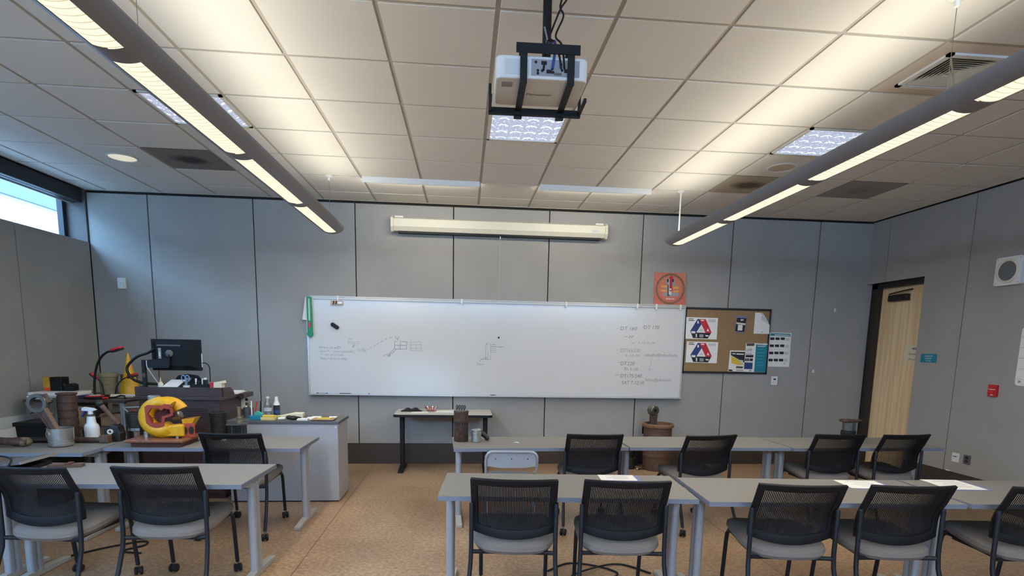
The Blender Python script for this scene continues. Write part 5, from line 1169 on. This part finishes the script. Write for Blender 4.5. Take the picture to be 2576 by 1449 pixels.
# ---- papers on the near tables
def sheet(lab, x, y, a, w, h, under=None):
    t = thing('handout', lab, 'paper', (x, y, ZT+.0004), a, 'handouts on the near tables')
    if under: MB('paper_blue').at((.03,-.015,0), rz=.06).box(-w/2,w/2,-h/2,h/2,0,.0008).build('blue_sheet', t)
    MB('paper').box(-w/2,w/2,-h/2,h/2,.0012,.0024).build('white_sheet', t)
    for k in range(4): MB('print_grey').box(-w*.3+.04*(k%2),w*.3,h*.3-k*h*.18,h*.3-k*h*.18+.006,.0024,.0028).build('print_line', t)
sheet('white handout over a blue sheet on the near right table by the aisle', 1.005, 3.515, -.06, .235, .15, True)
sheet('white handout on the middle near right table, left of the table joint', 2.575, 3.32, -.1, .27, .21, True)
sheet('white handout on the near right end table, right of the table joint', 3.19, 3.31, -.08, .25, .26, True)

# ---- laptop at the left table end, wood strip
t = thing('laptop', 'closed silver laptop with a bright edge at the left photo edge', 'laptop', (-2.86, 3.80, ZT), .0)
q = MB('dark_lam'); q.at((0,0,.05), ry=R_(-8)).box(-.12,.12,-.16,.16,-.008,.006); q.build('lid', t, bevel=.003)
MB('aluminium').at((0,0,.05), ry=R_(-8)).box(.12,.127,-.16,.16,-.008,.008).build('bright_edge', t)
MB('black_plastic').box(-.1,.1,-.14,.14,0,.026).build('riser', t)
cable('charger_cable', [(-.18,-.05,.05),(-.1,-.08,.09),(-.02,-.1,.10),(.06,-.14,.085),(.05,-.19,.03),(.0,-.2,.008)], .006, 'black_plastic', t)
t = thing('wood_strip', 'brown wooden strip lying beside the silver laptop', 'wood', (-2.60, 3.84, ZT), .2); MB('rust').box(-.1,.09,-.03,.03,0,.022).build('strip', t); MB('wood_base_dark').box(.0,.03,-.032,.032,.022,.03).build('cleat', t)
t = thing('cable_coil', 'coil of black cable on the table at the left photo edge', 'cable', (-3.06, 3.66, ZT)); MB('black_plastic').tube([(.09*math.cos(a), .05*math.sin(a), .008+.004*math.sin(3*a)) for a in [2*PI*k/24 for k in range(24)]], .006, 8, True).build('coil', t)

# ================================================================ workbench in the back left corner
t = thing('workbench', 'cluttered workbench in the back left corner under the red lamps', 'bench', (-3.76, 6.14, 0))
MB('mahogany_top').box(-.46,.47,-.42,.42,.902,.928).build('bench_top', t, bevel=.004)
for sx_ in (-1, 1):
    for sy_ in (-1, 1): MB('grey_metal').box(sx_*.43-.02,sx_*.43+.02,sy_*.38-.02,sy_*.38+.02,0,.902).build('leg', t)
MB('dark_lam').box(-.44,.45,-.40,.40,.64,.66).build('lower_shelf', t)
dr = MB('dark_lam').box(-.44,-.12,-.41,.3,.70,.9).build('drawer', t, bevel=.003)
MB('grey_metal').box(-.35,-.2,-.425,-.411,.79,.80).build('drawer_handle', dr)
ZB = .9282
t = thing('bin', 'black storage bin standing on the floor below the workbench', 'bin', (-3.80, 5.40, 0)); MB('black_plastic').add([(-.11,-.14,0),(.11,-.14,0),(.11,.14,0),(-.11,.14,0),(-.14,-.17,.74),(.14,-.17,.74),(.14,.17,.74),(-.14,.17,.74)], [(3,2,1,0),(0,1,5,4),(1,2,6,5),(2,3,7,6),(3,0,4,7)]).build('tub', t); MB('black_plastic').box(-.155,.15,-.185,.185,.74,.775).build('lid', t, bevel=.006)
t = thing('leaning_board', 'white board leaning against the left wall behind the piston table', 'board', (-4.29, 5.45, 0)); MB('paper').at((0,0,0), ry=R_(-3)).box(-.008,.008,-.58,.58,.0,.765).build('panel', t); MB('print_pale').at((0,0,0), ry=R_(-3)).box(.008,.012,-.58,.58,.66,.765).build('upper_band', t)
t = thing('paper_tray', 'pile of white papers and folders on the left end of the workbench', 'papers', (-4.0, 5.93, ZB))
for k, (m, x, y, a, dz) in enumerate((('paper',0,0,.05,.006),('navy',.02,.0,-.06,.006),('paper',-.02,.0,.12,.016),('print_pale',.03,-.01,-.1,.004),('paper',-.01,.01,.0,.026))):
    MB(m).at((x,y,k*.001+[0,.006,.012,.028,.032][k]), rz=a).box(-.2,.19,-.16,.15,0,dz).build('folder' if m == 'navy' else 'sheet', t)
zt2 = ZB+.065
t = thing('gold_book', 'gold and red spined book standing on the paper pile', 'book', (-4.16, 6.02, zt2)); MB('gold_box').box(-.03,.03,-.06,.06,.03,.135).build('gold_spine', t); MB('orange').box(-.03,.03,-.06,.06,0,.03).build('orange_band', t)
t = thing('black_book', 'black box standing beside the gold book on the paper pile', 'box', (-4.07, 6.02, zt2), .03); MB('black_plastic').box(-.052,.05,-.06,.06,0,.135).build('box_body', t, bevel=.004)
t = thing('black_camera', 'small black camera-like device beside the tan bucket', 'device', (-3.955, 6.0, zt2)); MB('black_plastic').prism([(-.05,0),(.05,0),(.05,.06),(.02,.075),(-.05,.045)], -.04, .04, 'xz').build('device_body', t, bevel=.006); MB('black_plastic').cyl((-.04,-.02,.05),(-.055,-.03,.07),.014,n=12).build('knob', t)
t = thing('tan_bucket', 'tan ribbed plastic bucket on the workbench', 'bucket', (-3.82, 6.38, ZB))
MB('tan_plastic').lathe([(.075,0),(.078,.05),(.083,.053),(.079,.056),(.082,.11),(.087,.113),(.083,.116),(.086,.18),(.093,.184),(.093,.205),(.088,.225),(.08,.225),(.072,.01)], 30).build('bucket', t)
t = thing('dark_pail', 'dark round pail behind the red lamps on the workbench', 'bucket', (-3.63, 6.42, ZB)); MB('dark_lam').lathe([(.07,0),(.08,.2),(.084,.203),(.084,.212),(.076,.212),(.066,.01)], 30).build('pail', t)
def gooseneck(lab, loc, pts, hr, base):
    t = thing('gooseneck_lamp', lab, 'lamp', loc, 0, 'red gooseneck lamps')
    if base:
        bb = MB('black_plastic').lathe([(.085,0),(.09,.006),(.09,.018),(.08,.024)], 34).build('base', t)
        MB('red_plastic').lathe([(.082,.022),(.075,.03),(.04,.032),(.0001,.033)], 34).build('base_rim', bb); MB('print_pale').lathe([(.05,.033),(.045,.038),(.0001,.0385)], 24).build('base_button', bb)
    else: MB('black_plastic').lathe([(.04,0),(.04,.014),(.02,.018),(.0001,.0185)], 24).build('base', t)
    cable('gooseneck', pts, .011 if base else .006, 'black_plastic', t, 10)
    e = Vector(pts[-1]); d = Vector(pts[-1])-Vector(pts[-2]); d.normalize()
    q = MB('red_plastic'); q.M = Matrix.Translation(e+d*.045) @ d.to_track_quat('X','Z').to_matrix().to_4x4(); q.prism(rrect(.11*hr,.06*hr,.028*hr,5), -.004, .018); q.build('lamp_head', t, bevel=.007)
    q = MB('black_plastic'); q.M = Matrix.Translation(e+d*.045) @ d.to_track_quat('X','Z').to_matrix().to_4x4(); q.prism(rrect(.105*hr,.055*hr,.026*hr,5), -.016, -.004); q.build('lamp_underside', t)
gooseneck('tall red-headed gooseneck lamp on a round black base', (-3.66, 5.88, ZB), [(.0,0,.03),(.005,0,.15),(.03,0,.29),(.08,0,.40),(.14,0,.455),(.2,0,.475)], 1.15, True)
gooseneck('short red-headed gooseneck lamp bent to the left', (-3.69, 6.07, ZB), [(.0,0,.015),(-.005,0,.09),(-.02,0,.15),(-.045,-.01,.18)], .75, False)
gooseneck('short red-headed gooseneck lamp bent to the right towards the yellow cone', (-3.575, 6.06, ZB), [(.0,0,.015),(.02,0,.1),(.06,0,.16),(.11,0,.195),(.14,0,.205)], 1.0, False)
t = thing('yellow_cone', 'tall slender yellow cone standing on the workbench', 'cone', (-3.515, 6.22, ZB))
MB('yellow_paint').lathe([(.10,0),(.1,.012),(.094,.04),(.078,.12),(.055,.2),(.036,.29),(.02,.39),(.008,.445),(.0001,.448)], 30).build('cone', t)
t = thing('red_tool', 'red-handled tool lying on the workbench by the lamp base', 'tool', (-3.49, 5.80, ZB)); MB('red_plastic').tube([(-.05,0,.012),(.0,.01,.014)], .011, 10).build('handle', t); MB('black_plastic').tube([(.0,.01,.014),(.06,.02,.02),(.12,.0,.04),(.165,-.02,.038),(.175,-.03,.008)], .008, 8).build('hose', t)
t = thing('cream_tube', 'cream cardboard tube lying at the back of the workbench', 'tube', (-3.43, 5.935, ZB+.02)); MB('paper_cream').cyl((-.11,.0,0),(.13,.02,0),.02,n=16).build('tube', t)
zs2 = .6602
t = thing('cardboard_box', 'stack of tan boxes under the workbench top', 'box', (-3.76, 5.83, zs2)); MB('tan_plastic').box(-.06,.06,-.08,.1,0,.11).build('lower_box', t, bevel=.003); MB('cardboard').box(-.055,.06,-.075,.1,.11,.2).build('upper_box', t, bevel=.003)
t = thing('cardboard_box', 'torn brown cardboard carton under the right end of the workbench', 'box', (-3.50, 5.93, zs2)); b = MB('cardboard').box(-.1,.1,-.09,.09,0,.12).add([(-.1,-.09,.12),(.1,-.09,.12),(.09,-.15,.15),(-.08,-.15,.10)], [(0,1,2,3)]).add([(-.1,.09,.12),(-.02,.09,.12),(-.02,.1,.19),(-.09,.1,.2)], [(0,1,2,3)]); b.build('carton', t)
t = thing('chrome_stand', 'bare chrome tubular stand beside the lectern', 'stand', (-3.18, 5.66, 0))
b = MB('aluminium').tube([(.07,0,.0),(.07,0,.87)], .008, 8).tube([(-.09,0,.0),(-.09,0,.86)], .008, 8).tube([(-.1,0,.862),(.08,0,.872)], .009, 8).tube([(-.09,0,.86),(.065,0,.70)], .007, 8).tube([(-.09,0,.3),(.07,0,.3)], .007, 8); b.build('tube_frame', t)
MB('red_sign').tube([(.0,-.012,.85),(.05,-.012,.79)], .012, 8).build('red_grip', t)
# floor cables
for pts, lab in (([(.58,3.62,.008),(.75,3.75,.008),(.95,3.68,.008),(1.05,3.55,.008),(.9,3.45,.008),(.72,3.5,.008),(.85,3.6,.02),(1.1,3.72,.008),(1.28,3.55,.008)],'tangle of black cable on the floor under the near right table'),
                 ([(-2.75,4.02,.008),(-2.6,4.18,.008),(-2.42,4.3,.008),(-2.36,4.22,.008),(-2.45,4.1,.008),(-2.3,4.05,.008)],'black cable looping on the floor under the near left table'),
                 ([(1.0,3.02,.008),(1.1,3.1,.008),(1.25,3.13,.008),(1.42,3.12,.008),(1.58,3.05,.008),(1.7,2.95,.008)],'black cable crossing the floor between the two near right tables')):
    o = cable('floor_cable', pts, .0065, 'black_plastic', None); tag(o, lab, 'cable', 'floor cables')

# ---------------------------------------------------------------- outdoors
b = MB('white_brick').box(-9.4, -9, -8, 16, -.1, 4.26)
nb = b.build('exterior_building'); struct(nb, 'sunlit white block wall of the neighbouring building seen through the high window', 'building')
MB('ext_conc').box(-9.4, -8.93, -8, 16, 4.26, 4.66).build('parapet', nb)
g = MB('ext_ground').box(-30, XL-.3, -30, 30, -.3, -.1).box(XL-.3, 12, -30, YF-.15, -.3, -.1).build('exterior_ground')
struct(g, 'pale paving outside the room', 'ground')

# ---------------------------------------------------------------- light
w = bpy.data.worlds.new('world'); sc.world = w; w.use_nodes = True
bg = w.node_tree.nodes['Background']; bg.inputs['Color'].default_value = (.33,.60,1.0,1); bg.inputs['Strength'].default_value = 20
sl = bpy.data.lights.new('sun', 'SUN'); sl.energy = 9; sl.angle = .01; sl.color = (.70,.86,1)
so = bpy.data.objects.new('sun', sl); COL.objects.link(so); so.rotation_euler = Vector((-.75,.25,-.62)).to_track_quat('-Z','Y').to_euler()
def area(name, loc, down, w_, l_, e, c):
    a = bpy.data.lights.new(name, 'AREA'); a.shape = 'RECTANGLE'; a.size = w_; a.size_y = l_; a.energy = e; a.color = c
    o = bpy.data.objects.new(name, a); COL.objects.link(o); o.location = loc; o.rotation_euler = (0 if down else PI, 0, 0)
    return o
for x in (-1.385, 2.305):
    area('lamp_down', (x, 1.9, 2.638), True, .11, 8.5, 93, (1,.93,.78))
    o = area('lamp_up', (x+(.03 if x < 0 else -.03), 1.9, 2.765), False, .10, 8.5, 27, (1,.93,.77)); o.rotation_euler = (PI, R_(36) if x < 0 else R_(-36), 0)
for x in (cx_(-1), cx_(2)):
    o = area('lamp_wash', (x, cy_(1)+.02, ZC-.03), True, 1.15, .03, 7.5, (1,.92,.74)); o.rotation_euler = (R_(52), 0, 0)

# ---------------------------------------------------------------- render look
vs_ = sc.view_settings; vs_.view_transform = 'Standard'; vs_.look = 'None'; vs_.gamma = 1; vs_.use_curve_mapping = False; vs_.exposure = 0.0
cy = sc.cycles; cy.use_denoising = True; cy.max_bounces = 10; cy.diffuse_bounces = 6; cy.transparent_max_bounces = 16; cy.sample_clamp_indirect = 6; cy.caustics_reflective = False; cy.caustics_refractive = False
